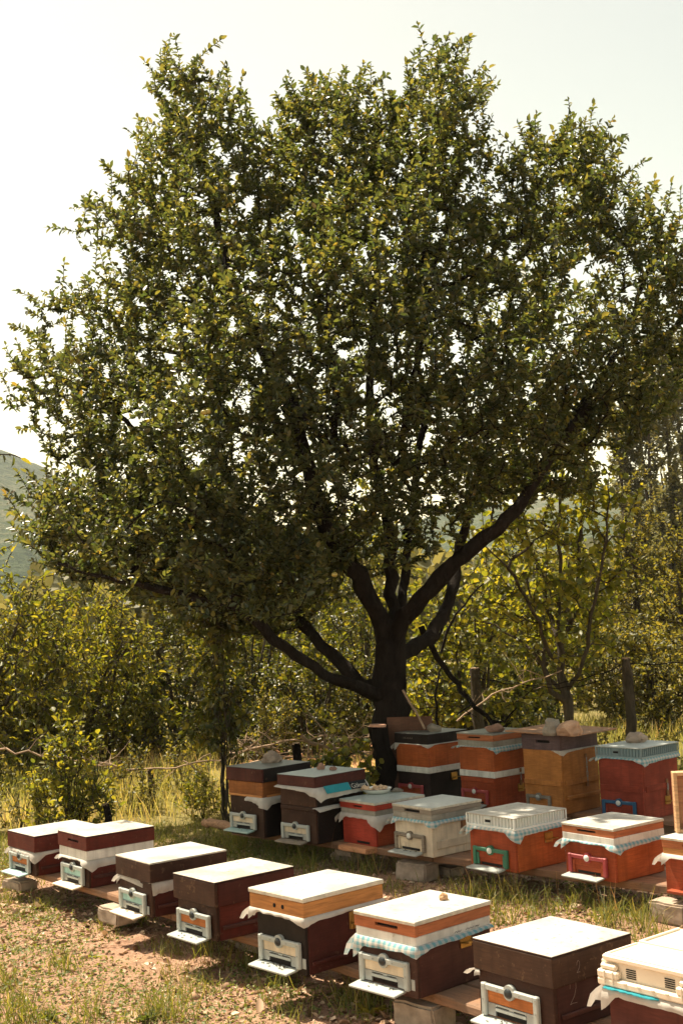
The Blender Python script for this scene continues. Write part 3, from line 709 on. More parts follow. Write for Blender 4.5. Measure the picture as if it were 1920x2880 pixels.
bush('hedge_bush', 'low grassy bush behind the right fence post', 'bush', G(1400, 21), 1.6, 1.3, 1, 6, 150, 22, .25, .7, .4, .07, M_OLIVE, M_BARK2, .1, .05, 'round', group='bushes of the hedge')
for (x, Y, zt, rx, lb) in [(1462, 46, 10.2, .8, 'leftmost tall thin poplar at the right edge'), (1510, 50, 12.5, .9, 'second tall poplar from the left at the right edge'),
                       (1556, 44, 12.0, .8, 'tallest poplar at the right edge of the picture'), (1600, 48, 12.5, .9, 'poplar half outside the right edge')]:
    bush('poplar', lb, 'tree', G(x, Y), zt, rx, rx, 2, 360, 26, .5, 1.2, .35, .15, M_FAR, M_BARK2, .1, .08, 'column', group='poplars on the right', base_r=.09, tip_r=.006)
# the woods beyond
def woods():
    pos = []; n = 26000
    az = rng.uniform(-.36, .36, n); Y = rng.uniform(48, 95, n); x = np.tan(az) * Y
    ht = 2.2 + 3.0 * fbm(az * 22, Y * .08, 51); z = ht * rng.random(n) ** .6
    P = np.stack([x, Y, z], 1); d = rng.normal(0, 1, (n, 3)); u = rng.normal(0, 1, (n, 3)) + [0, 0, 1]
    o = link('distant_wood', leaf_mesh('distant_wood', P, d, u, rng.uniform(.5, .9, n), .8), M_FAR)
    tag(o, 'distant mass of trees beyond the hedge', 'woods', kind='stuff')
woods()

# ------------------------------------------------------------------ beehives
# near top corner x, y, yaw, top height, width, length (metres); measured on the spot plan
PLAN = {
 'A1': (-2.32, 9.15, 50.4, .490, .455, .555), 'A2': (-1.84, 8.65, 51.2, .553, .433, .533), 'A3': (-1.26, 7.72, 52.0, .530, .447, .553),
 'A4': (-.80, 7.08, 49.7, .530, .430, .561), 'A5': (-.28, 6.32, 47.7, .589, .442, .558), 'A6': (.25, 5.90, 47.0, .551, .414, .542),
 'A7': (.79, 5.34, 51.5, .522, .474, .518), 'A8': (1.23, 4.74, 50.0, .605, .45, .54),
 'B1': (-.75, 10.36, 45.6, .747, .466, .547), 'B2': (-.31, 9.97, 45.8, .714, .442, .562), 'B3': (.15, 9.75, 50.5, .523, .431, .531),
 'B4': (.55, 9.24, 50.9, .545, .432, .526), 'B5': (1.07, 8.59, 51.1, .554, .464, .529), 'B6': (1.65, 8.16, 52.6, .530, .452, .509),
 'B7': (2.17, 7.55, 51.0, .520, .45, .54),
 'C1': (.70, 11.72, 49.0, .832, .45, .538), 'C2': (1.245, 11.2, 50.0, .86, .45, .534), 'C3': (1.76, 10.72, 49.0, .87, .44, .53), 'C4': (2.33, 10.23, 47.3, .791, .449, .549)}
PLANK_Z = {'A': .200, 'B': .185, 'C': .205}

class Hive:
    def __init__(s, key, label):
        x, y, yaw, zt, W, Lh = PLAN[key]; a = R(yaw)
        s.W, s.L, s.H = W, Lh, zt - PLANK_Z[key[0]]
        eL = Vector((-math.cos(a), math.sin(a), 0)); eR = Vector((math.sin(a), math.cos(a), 0))
        c = Vector((x, y, 0)) + eL * W / 2 + eR * Lh / 2; c.z = PLANK_Z[key[0]]
        s.root = empty('beehive', c, (0, 0, -a)); tag(s.root, label, 'beehive', 'beehives in rows')
        s.rot = -a; s.c = c; s.z = 0.0; s.key = key; s.ex = -eL; s.ey = eR
    def world(s, x, y, z): return s.c + s.ex * x + s.ey * y + Vector((0, 0, z))
    def half(s, inset): return s.W / 2 - inset, s.L / 2 - inset
    def box(s, name, h, mat, inset=.012, front=None, z0=None, bev=.004, slot=None, lip=None, parent=None):
        """a storey of the hive; front: separate front board in another colour; slot: ventilation slot (x0,x1,z0,z1)"""
        z = s.z if z0 is None else z0; hx, hy = s.half(inset); P = parent or s.root
        if front is None and slot is None:
            o = MB().box(-hx, hx, -hy, hy, z, z + h, bev).build(name, mat, P)
        elif slot is None:
            o = MB().box(-hx, hx, -hy + .022, hy, z, z + h, bev).build(name, mat, P)
            MB().box(-hx, hx, -hy, -hy + .021, z, z + h, bev).build('front_board', front, P)
        else:
            o = MB().box(-hx, hx, -hy + .022, hy, z, z + h, bev).build(name, mat, P)
            x0, x1, a, b = slot
            m = MB(); m.box(-hx, x0, -hy, -hy + .021, z, z + h, 0); m.box(x1, hx, -hy, -hy + .021, z, z + h, 0)
            m.box(x0, x1, -hy, -hy + .021, z, z + a, 0); m.box(x0, x1, -hy, -hy + .021, z + b, z + h, 0)
            m.build('front_board', front or mat, P)
            MB().box(x0 + .001, x1 - .001, -hy + .017, -hy + .0215, z + a + .0005, z + b - .0005, 0).build('shade_black', M_DARK, P)  # dark sheet set in the recess, its colour paints the slot's shade
        if lip:
            MB().box(-hx - .012, hx + .012, -hy - .012, hy + .012, z + h - lip, z + h + .001, .003).build('lip', mat, P)
        if z0 is None: s.z += h
        return o
    def tin(s, mat, edge_h=.018, edge_mat=None, inset=0, corner=True):
        hx, hy = s.half(inset)
        o = MB().box(-hx, hx, -hy, hy, s.z + .001, s.z + edge_h, .002).build('roof_edge', edge_mat or mat, s.root)
        MB().box(-hx + .0015, hx - .0015, -hy + .0015, hy - .0015, s.z + edge_h - .001, s.z + edge_h + .002, .001).build('roof_sheet', mat, s.root)
        s.z += edge_h + .002
    def entrance(s, w=.33, h=.125, fx=0.0, fz=.02, frame=M_WHITEPL, panel=None, board=M_WHITEPL, knob=M_BLACKPL, style='slider', tab=False, inset=.012, screws=False):
        hx, hy = s.half(inset); y = -hy
        x0, x1 = fx - w / 2, fx + w / 2; t = .030
        m = MB(); m.box(x0, x0 + t, y - .024, y - .0005, fz, fz + h, .005); m.box(x1 - t, x1, y - .024, y - .0005, fz, fz + h, .005)
        m.box(x0 + t - .004, x1 - t + .004, y - .022, y - .0005, fz + h - .028, fz + h - .002, .004)
        m.cyl((fx, y - .021, fz + h - .016), (fx, y - .0005, fz + h - .016), .033, .033, 16)
        fr = m.build('entrance_frame', frame, s.root)
        k = bmesh.new(); bmesh.ops.create_uvsphere(k, u_segments=14, v_segments=8, radius=.021)
        for v in k.verts: v.co = Vector((v.co.x * 1.1 + fx, v.co.y * .5 + y - .023, v.co.z * 1.0 + fz + h - .018))
        me = bpy.data.meshes.new('knob'); k.to_mesh(me); k.free(); link('knob', me, knob, fr)
        xi0, xi1 = x0 + t, x1 - t
        pm = panel or M_CREAMPL
        MB().box(xi0 + .001, xi1 - .001, y - .008, y - .001, fz + h * .42, fz + h - .029, .001).build('shutter', pm, fr)
        if style == 'slider':
            MB().box(xi0 + .001, xi0 + .048, y - .012, y - .001, fz + .005, fz + h * .42 - .001, .001).build('side_plate', M_GREYMET, fr)
            MB().box(xi1 - .048, xi1 - .001, y - .012, y - .001, fz + .005, fz + h * .42 - .001, .001).build('side_plate', M_GREYMET, fr)
            mm = MB(); mm.box(xi0 + .049, xi1 - .049, y - .015, y - .001, fz + .028, fz + .042, .002); mm.box(xi0 + .049, xi1 - .049, y - .012, y - .001, fz + .044, fz + h * .42 - .002, .001)
            mm.build('slider', frame, fr)
            MB().box(xi0 + .055, fx - .01, y - .0135, y - .0118, fz + .046, fz + .049, 0).build('slider_slot', M_DARK, fr)
            MB().box(fx + .02, xi1 - .056, y - .0135, y - .0118, fz + .0455, fz + .0485, 0).build('slider_slot', M_DARK, fr)
            MB().box(xi0 + .049, xi1 - .049, y - .004, y - .0008, fz + .004, fz + .027, 0).build('entrance_gap', M_DARK, fr)
        else:
            for (ga, gb) in ((xi0 + .001, xi0 + .022), (xi1 - .022, xi1 - .001)):
                MB().box(ga, gb, y - .014, y - .001, fz + .004, fz + h * .92 - .03, .002).build('inner_guide', frame if style == 'guide' else pm, fr)
            MB().box(xi0 + .023, xi1 - .023, y - .007, y - .001, fz + .022, fz + h * .42 - .001, .001).build('shutter', pm, fr)
            MB().box(xi0 + .04, xi1 - .04, y - .005, y - .0008, fz + .004, fz + .021, 0).build('entrance_gap', M_DARK, fr)
        # landing board, tipped a little down
        bm_ = MB(); mat = Matrix.Translation((fx - .012, y - .001, fz - .001)) @ Matrix.Rotation(R(7), 4, 'X')
        bm_.box(-w / 2 + .0, w / 2 - .02, -.084, .0, -.013, -.001, .003, mat)
        bm_.build('landing_board', board, fr)
        s.board = (fx, y, fz, w)
        if tab: MB().box(x1 + .004, x1 + .028, y - .006, y - .0005, fz + .006, fz + .055, .001).build('side_tab', M_WHITEPL, fr)
        if screws:
            for (sx, sz) in ((x0 + .014, .012), (x1 - .014, .012), (x0 + .014, h - .016), (x1 - .014, h - .016), (x0 + .014, h * .5), (x1 - .014, h * .5), (fx - .065, h - .016), (fx + .065, h - .016)):
                q = MB(); q.cyl((sx, y - .0255, fz + sz), (sx, y - .0235, fz + sz), .004, .004, 6); q.build('screw', M_GREYMET, fr)
        return fr
    def handle(s, z, y=.10, mat=M_BRASS, inset=.012, drop=False, big=1.0):
        hx, hy = s.half(inset); x = hx
        m = MB(); m.box(x + .0005, x + .004, y - .04 * big, y + .04 * big, z - .035 * big, z + .035 * big, .004)
        m.box(x + .003, x + .010, y - .034 * big, y + .034 * big, z - .036 * big, z - .012 * big, .003)
        o = m.build('handle_plate', mat, s.root)
        if drop: pts = [(x + .006, y - .042, z + .012), (x + .012, y - .043, z - .03), (x + .016, y - .03, z - .055), (x + .016, y + .03, z - .055), (x + .012, y + .043, z - .03), (x + .006, y + .042, z + .012)]
        else: pts = [(x + .006, y - .042, z - .008), (x + .02, y - .040, z - .01), (x + .055, y - .036, z - .004), (x + .057, y + .036, z - .004), (x + .02, y + .040, z - .01), (x + .006, y + .042, z - .008)]
        MB().tube(pts, .0038, 6).build('bail', mat, o)
    def latch(s, z0, z1, y=.1, inset=.012):
        hx, hy = s.half(inset); x = hx
        o = MB().box(x + .0005, x + .010, y - .014, y + .014, z1 - .035, z1, .002).build('latch', M_RUST, s.root)
        MB().box(x + .0005, x + .012, y - .016, y + .016, z0, z0 + .05, .003).build('latch_hook', M_RUST, o)
        n = 5
        for k in range(n):
            zz = z0 + .05 + (z1 - .035 - z0 - .05) * (k + .5) / n; l = (z1 - .035 - z0 - .05) / n * .62
            w_ = .008 if k % 2 else .003
            MB().tube([(x + .012, y - w_, zz - l), (x + .012, y + w_, zz - l), (x + .012, y + w_, zz + l), (x + .012, y - w_, zz + l), (x + .012, y - w_, zz - l)], .0022, 5).build('chain_link', M_GREYMET, o)
        return o
    def batten(s, z, h, mat, inset=.012, sides=('x',), d=.012):
        hx, hy = s.half(inset)
        if 'x' in sides: MB().box(hx + .0005, hx + d, -hy + .04, hy - .01, z, z + h, .003).build('batten', mat, s.root)
        if 'y' in sides: MB().box(-hx + .005, hx - .005, -hy - d, -hy - .0005, z, z + h, .003).build('batten', mat, s.root)
    def cloth(s, z, mat, front=(.02, .02), side=(.02, .02), cornerN=.0, cornerL=.0, inset=.012, out=.012, wave=.006, name='cover_cloth', back=False, f0=0., f1=1., s0=0., s1=1., flare=.05):
        """a cloth laid over the storey below and showing under the storey above: hangs over the front (-y) and right (+x) edges.
        front / side: hang at start and end of the edge; corners hang deeper by cornerN / cornerL"""
        hx, hy = s.half(inset); bm = bmesh.new(); uvl = bm.loops.layers.uv.new('UVMap')
        per = []   # (x, y, outward normal, hang)
        nf, ns = 26, 30
        for i in range(nf + 1):
            u = f0 + (f1 - f0) * i / nf; hg = front[0] + (front[1] - front[0]) * u
            hg += cornerN * max(0, 1 - (1 - u) * 6) + cornerL * max(0, 1 - u * 6)
            per.append((-hx + 2 * hx * u, -hy, 0, -1, hg))
        if s1 > s0:
            for i in range(ns + 1):
                u = s0 + (s1 - s0) * i / ns; hg = side[0] + (side[1] - side[0]) * u
                hg += cornerN * max(0, 1 - u * 7)
                if s0 == 0 and i == 0: continue
                per.append((hx, -hy + 2 * hy * u, 1, 0, hg))
        ph = random.uniform(0, 6); rows = []
        for j in range(6):
            row = []
            for i, (x, y, nx, ny, hg) in enumerate(per):
                d = i / len(per) * (4 * hx + 4 * hy) * .5
                wv = .0022 * math.sin(d * 95 + 3 * math.sin(d * 13 + ph)) + wave * 2.2 * (mnoise.noise(Vector((d * 9, ph * 3, 8))) + .5 * mnoise.noise(Vector((d * 25, ph * 3, 2)))) ; hg2 = max(.004, hg * (1 + .22 * mnoise.noise(Vector((d * 4, ph * 7, 0))) + .07 * mnoise.noise(Vector((d * 19, ph * 7, 4)))))
                atN = (i == nf)
                n2x, n2y = (.7, -.7) if atN else (nx, ny)
                if j == 0: p = (x - nx * .03, y - ny * .03, z + .001)
                elif j == 1: p = (x + n2x * .004, y + n2y * .004, z + .0025)
                else:
                    t = (j - 1) / 4.0
                    o_ = out * min(1, t * 2.2) + wv * t + (flare * cornerN * t if abs(i - nf) < 4 else 0) * 2
                    p = (x + n2x * (.004 + o_), y + n2y * (.004 + o_), z + .002 - hg2 * t)
                row.append((bm.verts.new(p), d, p[2]))
            rows.append(row)
        for j in range(5):
            for i in range(len(per) - 1):
                q = (rows[j][i], rows[j + 1][i], rows[j + 1][i + 1], rows[j][i + 1])
                try: f = bm.faces.new([v[0] for v in q])
                except ValueError: continue
                f.smooth = True
                for lp, v in zip(f.loops, q): lp[uvl].uv = (v[1], v[2] * 1.3)
        # corner flap over the far-left corner
        if cornerL > 0:
            g = []
            for i in range(7):
                for j in range(5):
                    u, t = i / 6, j / 4
                    p = (-hx - .004 - out * min(1, t * 2) - .06 * t * (1 - u) - .01 * math.sin(i * 1.7 + j), -hy + .10 * u - .02 * t, z + .002 - (cornerL + front[0]) * t * (1 - .35 * u) - .01 * math.sin(i * 2.1) * t)
                    g.append(bm.verts.new(p))
            for i in range(6):
                for j in range(4):
                    f = bm.faces.new((g[i * 5 + j], g[i * 5 + j + 1], g[(i + 1) * 5 + j + 1], g[(i + 1) * 5 + j])); f.smooth = True
                    for lp, (ii, jj) in zip(f.loops, ((i, j), (i, j + 1), (i + 1, j + 1), (i + 1, j))): lp[uvl].uv = (ii * .02, jj * .02)
        me = bpy.data.meshes.new(name); bm.to_mesh(me); bm.free()
        o = link(name, me, mat, s.root); return o

RED = (.105, .017, .010); BROWN = (.046, .0185, .0105); BLACKB = (.016, .010, .008); PURPLE = (.11, .055, .055)
ORANGE = (.44, .105, .026); ORED = (.35, .068, .023); WOODO = (.46, .20, .06); YEL = (.44, .175, .045)
P_RED = paint(RED, .6); P_BROWN = paint(BROWN, .7); P_BLK = paint(BLACKB, .3); P_PUR = paint((.075, .027, .021), .4); P_DRED = paint((.065, .014, .010), .4)
P_OR = paint(ORANGE, .12, (.25, .05, .02)); P_ORED = paint(ORED, .15, (.2, .04, .02)); P_YEL = paint(YEL, .12, (.3, .12, .03)); P_DKRED = paint((.26, .045, .024), .2)
P_WHITE = paint((.72, .71, .66), .35, (.35, .3, .24), .55, .05); P_CREAM = paint((.72, .62, .47), .25, (.4, .3, .2), .55, .05); P_GREY = paint((.34, .32, .27), .4, (.2, .17, .13), .6, .15)
P_LILAC = paint((.13, .085, .09), .4); W_OR = wood(WOODO); W_RED = wood((.40, .13, .05)); W_GREY = wood((.27, .22, .17), .8, weather=.6); W_PLANK = wood((.30, .17, .095), .8, weather=.45)
P_SIGNRED = paint((.42, .055, .03), .2, (.2, .05, .03))
S_WHITE = roof_sheet((.50, .49, .45), .9); S_DIRTY = roof_sheet((.50, .47, .40), 1.0); S_GREEN = roof_sheet((.40, .45, .42), .5); S_DARKS = roof_sheet((.16, .17, .15), .6); S_GREYS = roof_sheet((.50, .53, .50), .5)
E_TIN = plain('tin_edge', (.52, .49, .42), .45, .5, .3, .25, 26, .15)
C_WHITE = cloth_mat((.62, .59, .54)); C_TEAL = cloth_mat((.05, .33, .40)); C_BLACK = cloth_mat((.03, .035, .04)); C_RED = cloth_mat((.55, .05, .06)); GING = gingham()
PN_TEAL = paint((.36, .60, .57), .15, (.5, .5, .45), .5, .06); PN_OR = paint((.50, .17, .05), .2, (.3, .1, .04)); PN_CREAM = paint((.74, .62, .45), .2, (.5, .35, .2), .5, .06)
PL_RED = plain('red_plastic', (.30, .045, .05), .4, .45, 0, .15); PL_GREEN = plain('green_plastic', (.035, .16, .10), .4, .45, 0, .15); PL_BLUE = plain('blue_plastic', (.02, .09, .18), .4, .45, 0, .15); PL_CLEAR = plain('pale_knob', (.6, .62, .58), .3, .5, 0, .1)
HV = {}
def hive(key, label): HV[key] = Hive(key, label); return HV[key]

# --- front row
h = hive('A1', 'low dark red hive with white cloth at the far left end of the front row')
h.batten(.045, .02, P_PUR); h.box('body', h.H - .12, P_RED, .018, front=P_BROWN); h.cloth(h.z, C_WHITE, (.028, .04), (.03, .015), .035, .03, .016, .016); h.box('roof', .107, P_RED, 0); h.tin(S_WHITE, .009, P_DRED); h.entrance(.33, .125, -.02, .015, panel=PN_OR, board=M_TEALPL)
h = hive('A2', 'dark red hive with white rim under its lid, second from left in front')
h.batten(.06, .022, P_PUR); h.box('body', h.H - .165, P_RED, .016, front=P_BROWN, lip=None); h.cloth(h.z, C_WHITE, (.01, .02), (.06, .03), .035, .03, .014, .016); h.box('rim', .065, P_WHITE, .006); h.box('roof', .088, P_RED, 0, slot=(-.06, .1, .045, .06)); h.tin(S_DIRTY, .009, P_DRED); h.entrance(.33, .125, 0, .015, panel=PN_TEAL, board=M_CREAMPL)
h = hive('A3', 'dark brown hive with red-dotted white scrap under its lid, third in the front row')
h.batten(.05, .02, P_PUR); h.box('body', h.H - .12, P_DRED, .016, front=P_BROWN); h.cloth(h.z, C_WHITE, (.004, .004), (.06, .02), .0, .05, .014, .01, s0=0, s1=.45, f0=.0, f1=.1); h.cloth(h.z - .002, C_WHITE, (.0, .0), (.075, .03), 0, 0, .018, .006, s0=.01, s1=.45, f0=.97, f1=1, name='cloth_scrap'); h.box('roof', .109, P_BROWN, 0); h.tin(S_WHITE, .009, E_TIN); h.entrance(.33, .125, -.01, .01, panel=PN_TEAL, board=M_CREAMPL, tab=True)
h = hive('A4', 'dark red hive with stained white lid, fourth from the left in the front row')
h.batten(.06, .022, P_PUR); h.box('body', h.H - .14, P_RED, .018, front=P_BROWN); h.box('roof', .13, P_DRED, 0, front=P_BROWN); h.tin(S_DIRTY, .008, P_BROWN); h.entrance(.33, .128, -.01, .012, panel=PN_OR, board=M_WHITEPL, screws=True)
for (sx, sy, rr) in ((-.03, -.06, .05), (.02, .17, .04)):
    q = MB(); q.cyl((sx, sy, h.H + .0002), (sx, sy, h.H + .0007), rr, rr, 24); o = q.build('rust_stain', plain('rust_stain', (.62, .50, .38), .7, .2, 0, .3, 30, .1), h.root); o.scale = (1, .6, 1); o.location.y = sy * .4
h = hive('A5', 'black-fronted hive with two round holes in its orange wooden lid, middle of the front row')
h.batten(.05, .02, P_DRED); h.box('body', h.H - .10, P_DRED, .03, front=P_BLK); h.cloth(h.z, C_WHITE, (.016, .022), (.022, .022), .025, .05, .005, .010); h.box('roof', .076, W_OR, .004); 
hx, hy = h.half(.004)
for k, xx in enumerate((-.01, .055)):
    q = MB(); q.cyl((xx, -hy - .0015, h.z - .04), (xx, -hy + .005, h.z - .04), .011, .011, 14); q.build('vent_hole', M_DARK, h.root)
h.tin(S_WHITE, .021, E_TIN); h.entrance(.33, .13, 0, .03, panel=PN_CREAM, inset=.03, tab=True, screws=True); h.handle(.215, .10, inset=.03, big=1.25)
h = hive('A6', 'purple-brown hive with blue checked cloth and small stone on its lid, front row')
h.box('body', h.H - .115, P_PUR, .008, front=paint((.062, .028, .02), .4)); h.cloth(h.z, GING, (.045, .03), (.02, .012), .025, .06, .004, .012); h.box('rim', .045, P_WHITE, .006); h.box('roof', .05, W_RED, .003, slot=(-.06, .09, .02, .036)); h.tin(S_WHITE, .018, E_TIN); h.entrance(.33, .13, -.01, .03, panel=PN_CREAM, tab=True, screws=True); h.handle(.205, .08, big=1.1)
# pencilled words on the rim
for (a, b) in ((.0, .05), (.08, .14), (.15, .18)):
    pts = [(h.W / 2 - .006 + .0012, a + (b - a) * i / 8, h.H - .105 + .004 * ((i * 7) % 3)) for i in range(9)]
    MB().tube(pts, .0009, 4).build('pencil_mark', M_DARK, h.root)
h = hive('A7', 'large dark brown hive chalked with the number 2, near right')
h.batten(.05, .022, P_PUR); h.box('body', h.H - .135, paint((.06, .022, .018), .3), .014, front=paint((.055, .025, .017), .4)); h.cloth(h.z, C_WHITE, (.0, .0), (.0, .0), .0, .03, .01, .012, f0=0, f1=.04, s1=0); h.box('roof', .125, paint((.055, .027, .016), .6), 0); h.tin(S_GREYS if False else S_WHITE, .008, P_BROWN); h.entrance(.34, .14, -.02, .0, panel=PN_OR, screws=True); h.handle(.19, .07)
def chalk_two(h, y, z, sz, inset):
    hx, _ = h.half(inset); pts = [(-.35, .62), (-.28, .85), (0, 1), (.3, .85), (.32, .6), (.1, .3), (-.4, 0), (-.1, .03), (.5, .0)]
    P = []
    for i in range(len(pts) - 1):
        for k in range(4):
            t = k / 4; P.append((hx + .0015, y + sz * .55 * (pts[i][0] * (1 - t) + pts[i + 1][0] * t), z + sz * (pts[i][1] * (1 - t) + pts[i + 1][1] * t)))
    MB().tube(P, .0010, 4).build('chalk_number', plain('chalk', (.26, .20, .165), .9, .1), h.root)
chalk_two(h, -.10, h.H - .095, .05, 0); chalk_two(h, -.125, .10, .105, .014)
h = hive('A8', 'red-brown hive with moulded cream plastic lid in the bottom right corner')
h.box('body', h.H - .125, paint((.13, .035, .025), .3), .02, front=paint((.11, .03, .022), .3)); h.cloth(h.z, C_WHITE, (.03, .04), (.03, .03), .02, .07, .008, .02); h.cloth(h.z - .001, C_TEAL, (.007, .007), (.0, .0), 0, 0, .004, .022, name='teal_stripe', f0=.05, f1=.6, s1=0)
z = h.z; hx, hy = h.half(-.01)
m = MB(); m.box(-hx, hx, -hy + .03, hy, z, z + .095, .006); m.box(-hx, hx, -hy, -hy + .031, z, z + .03, .006)
for (a, b) in ((-hx, -hx + .10), (hx - .10, hx)): m.box(a, b, -hy, -hy + .031, z + .029, z + .06, .006); m.box(a + .01, b - .01, -hy + .008, -hy + .031, z + .059, z + .085, .008)
lid = m.build('plastic_lid', M_CREAMPL, h.root)
m = MB(); m.box(-hx + .02, hx - .02, -hy + .012, hy - .03, z + .094, z + .118, .006); m.build('lid_top', M_CREAMPL, lid)
m = MB(); m.box(-hx + .03, hx - .03, -hy + .02, -hy + .032, z + .117, z + .123, .002); m.box(-hx + .03, -hx + .042, -hy + .033, -hy + .22, z + .117, z + .123, .002); m.box(-hx + .03, hx - .03, -hy + .24, -hy + .252, z + .117, z + .127, .002); m.box(-hx + .03, -hx + .042, -hy + .253, hy - .05, z + .117, z + .127, .002); m.build('lid_ridge', M_CREAMPL, lid)
for x in (-hx + .125, hx - .165):
    for k in range(5): MB().box(x, x + .045, -hy + .0265, -hy + .0315, z + .04 + k * .008, z + .0435 + k * .008, 0).build('vent_slat', M_DARK, lid)
for k in range(4): MB().box(-hx + .13 + k * .065, -hx + .145 + k * .065, -hy - .004, -hy + .002, z + .022, z + .029, .001).build('lid_tab', M_CREAMPL, lid)
for xx in (-hx + .035, -hx + .075, hx - .075, hx - .035): MB().box(xx, xx + .006, -hy - .003, -hy + .03, z + .012, z + .06, .001).build('lid_rib', M_CREAMPL, lid)
h.z += .125; h.entrance(.33, .13, -.02, .0, panel=PN_TEAL)

# --- middle row
h = hive('B1', 'two-storey hive with honey-brown upper box, left end of middle row')
h.box('body', .325, P_BLK, .02, front=paint((.042, .018, .010), .4)); h.cloth(h.z, C_WHITE, (.0, .05), (.075, .02), .04, 0, .01, .02, f0=.55, f1=1, s1=.9); h.box('super', .125, paint((.28, .10, .025), .2, (.4, .2, .06)), .012); h.batten(h.z - .125, .018, W_OR, .012, ('y', 'x'), .008); h.box('roof', h.H - h.z - .006, P_BLK, 0, front=P_DRED); h.tin(S_DARKS, .005, P_BLK); h.entrance(.33, .125, -.03, .06, panel=PN_CREAM, board=M_TEALPL)
h = hive('B2', 'dark brown two-storey hive with a printed blue and white sack under its lid')
h.box('body', .285, P_BLK, .012, front=paint((.05, .021, .012), .4)); h.batten(h.z - .03, .03, P_BROWN, .012, ('x', 'y'), .010); h.cloth(h.z, C_WHITE, (.0, .0), (.035, .02), .0, 0, 0, .02, s0=.0, s1=.95, f0=.97, f1=1, name='lower_cloth'); h.box('super', .155, P_BLK, .012, front=paint((.055, .022, .012), .4))
sack = h.cloth(h.z, C_WHITE, (.012, .03), (.085, .075), .03, 0, .0, .036, .002, name='sack')
hx, hy = h.half(.012); z = h.z
# printed panels of the sack, leaning out under the lid
def panel(y0, y1, mat, nm):
    bm = bmesh.new(); g = []
    for i in range(9):
        y = y0 + (y1 - y0) * i / 8
        g.append((bm.verts.new((hx + .025, y, z + .008)), bm.verts.new((hx + .066, y, z - .048))))
    for i in range(8): bm.faces.new((g[i][0], g[i][1], g[i + 1][1], g[i + 1][0]))
    me = bpy.data.meshes.new(nm); bm.to_mesh(me); bm.free(); return link(nm, me, mat, sack)
panel(-.20, .07, C_TEAL, 'teal_print'); pb = panel(.075, .26, C_BLACK, 'black_print')
panel2 = MB(); 
fc = bpy.data.curves.new('sack_lettering', 'FONT'); fc.body = 'Göknar'; fc.size = .058; fc.extrude = .0004; fc.align_x = 'LEFT'; fc.space_character = .92
_t = bpy.data.objects.new('tmp_text', fc); COL.objects.link(_t); bpy.context.view_layer.update()
_me = bpy.data.meshes.new_from_object(_t.evaluated_get(bpy.context.evaluated_depsgraph_get())); bpy.data.objects.remove(_t)
_me.name = 'sack_lettering'; _me.materials.clear(); fo = link('sack_lettering', _me, C_WHITE, sack)
ang = math.atan2(.056, .039)
fo.matrix_local = Matrix.Translation((hx + .0628, .082, z - .0395)) @ Matrix(((0, -math.cos(ang), math.sin(ang), 0), (1, 0, 0, 0), (0, math.sin(ang), math.cos(ang), 0), (0, 0, 0, 1)))
h.box('roof', h.H - h.z - .006, P_DRED, -.004); h.tin(S_GREEN, .005, P_BROWN, -.004); h.entrance(.33, .125, -.03, .02, panel=PN_CREAM, board=W_GREY)
h = hive('B3', 'bright red low hive with grey lid and enamel plate on top, middle row')
h.box('body', h.H - .105, P_ORED, .016, front=P_SIGNRED); h.cloth(h.z, C_WHITE, (.025, .03), (.075, .05), .055, .06, .008, .02); h.box('rim', .042, P_GREY, .008); h.box('roof', .042, P_SIGNRED, .004, slot=(-.05, .06, .014, .028)); h.tin(S_GREEN, .019, E_TIN)
hx, hy = h.half(.016)
MB().box(-.03, .12, -hy - .002, -hy + .004, .012, .030, 0).build('entrance_slot', M_DARK, h.root)
h = hive('B4', 'cream hive with checked cloth and drop handle, middle row')
h.batten(.055, .06, P_CREAM, .012, ('x',), .006); h.box('body', h.H - .10, P_CREAM, .012); h.cloth(h.z, GING, (.022, .018), (.03, .02), .03, .03, .004, .012); h.box('rim', .046, P_GREY, .004); h.box('roof', .034, W_GREY, .003, slot=(-.08, .09, .006, .028)); h.tin(S_GREYS, .018, E_TIN); h.entrance(.33, .125, -.03, .03, frame=paint((.26, .22, .17), .4), panel=PN_CREAM, knob=PL_CLEAR, style='guide2'); h.handle(.205, .09, M_RUST, drop=True, big=1.2)
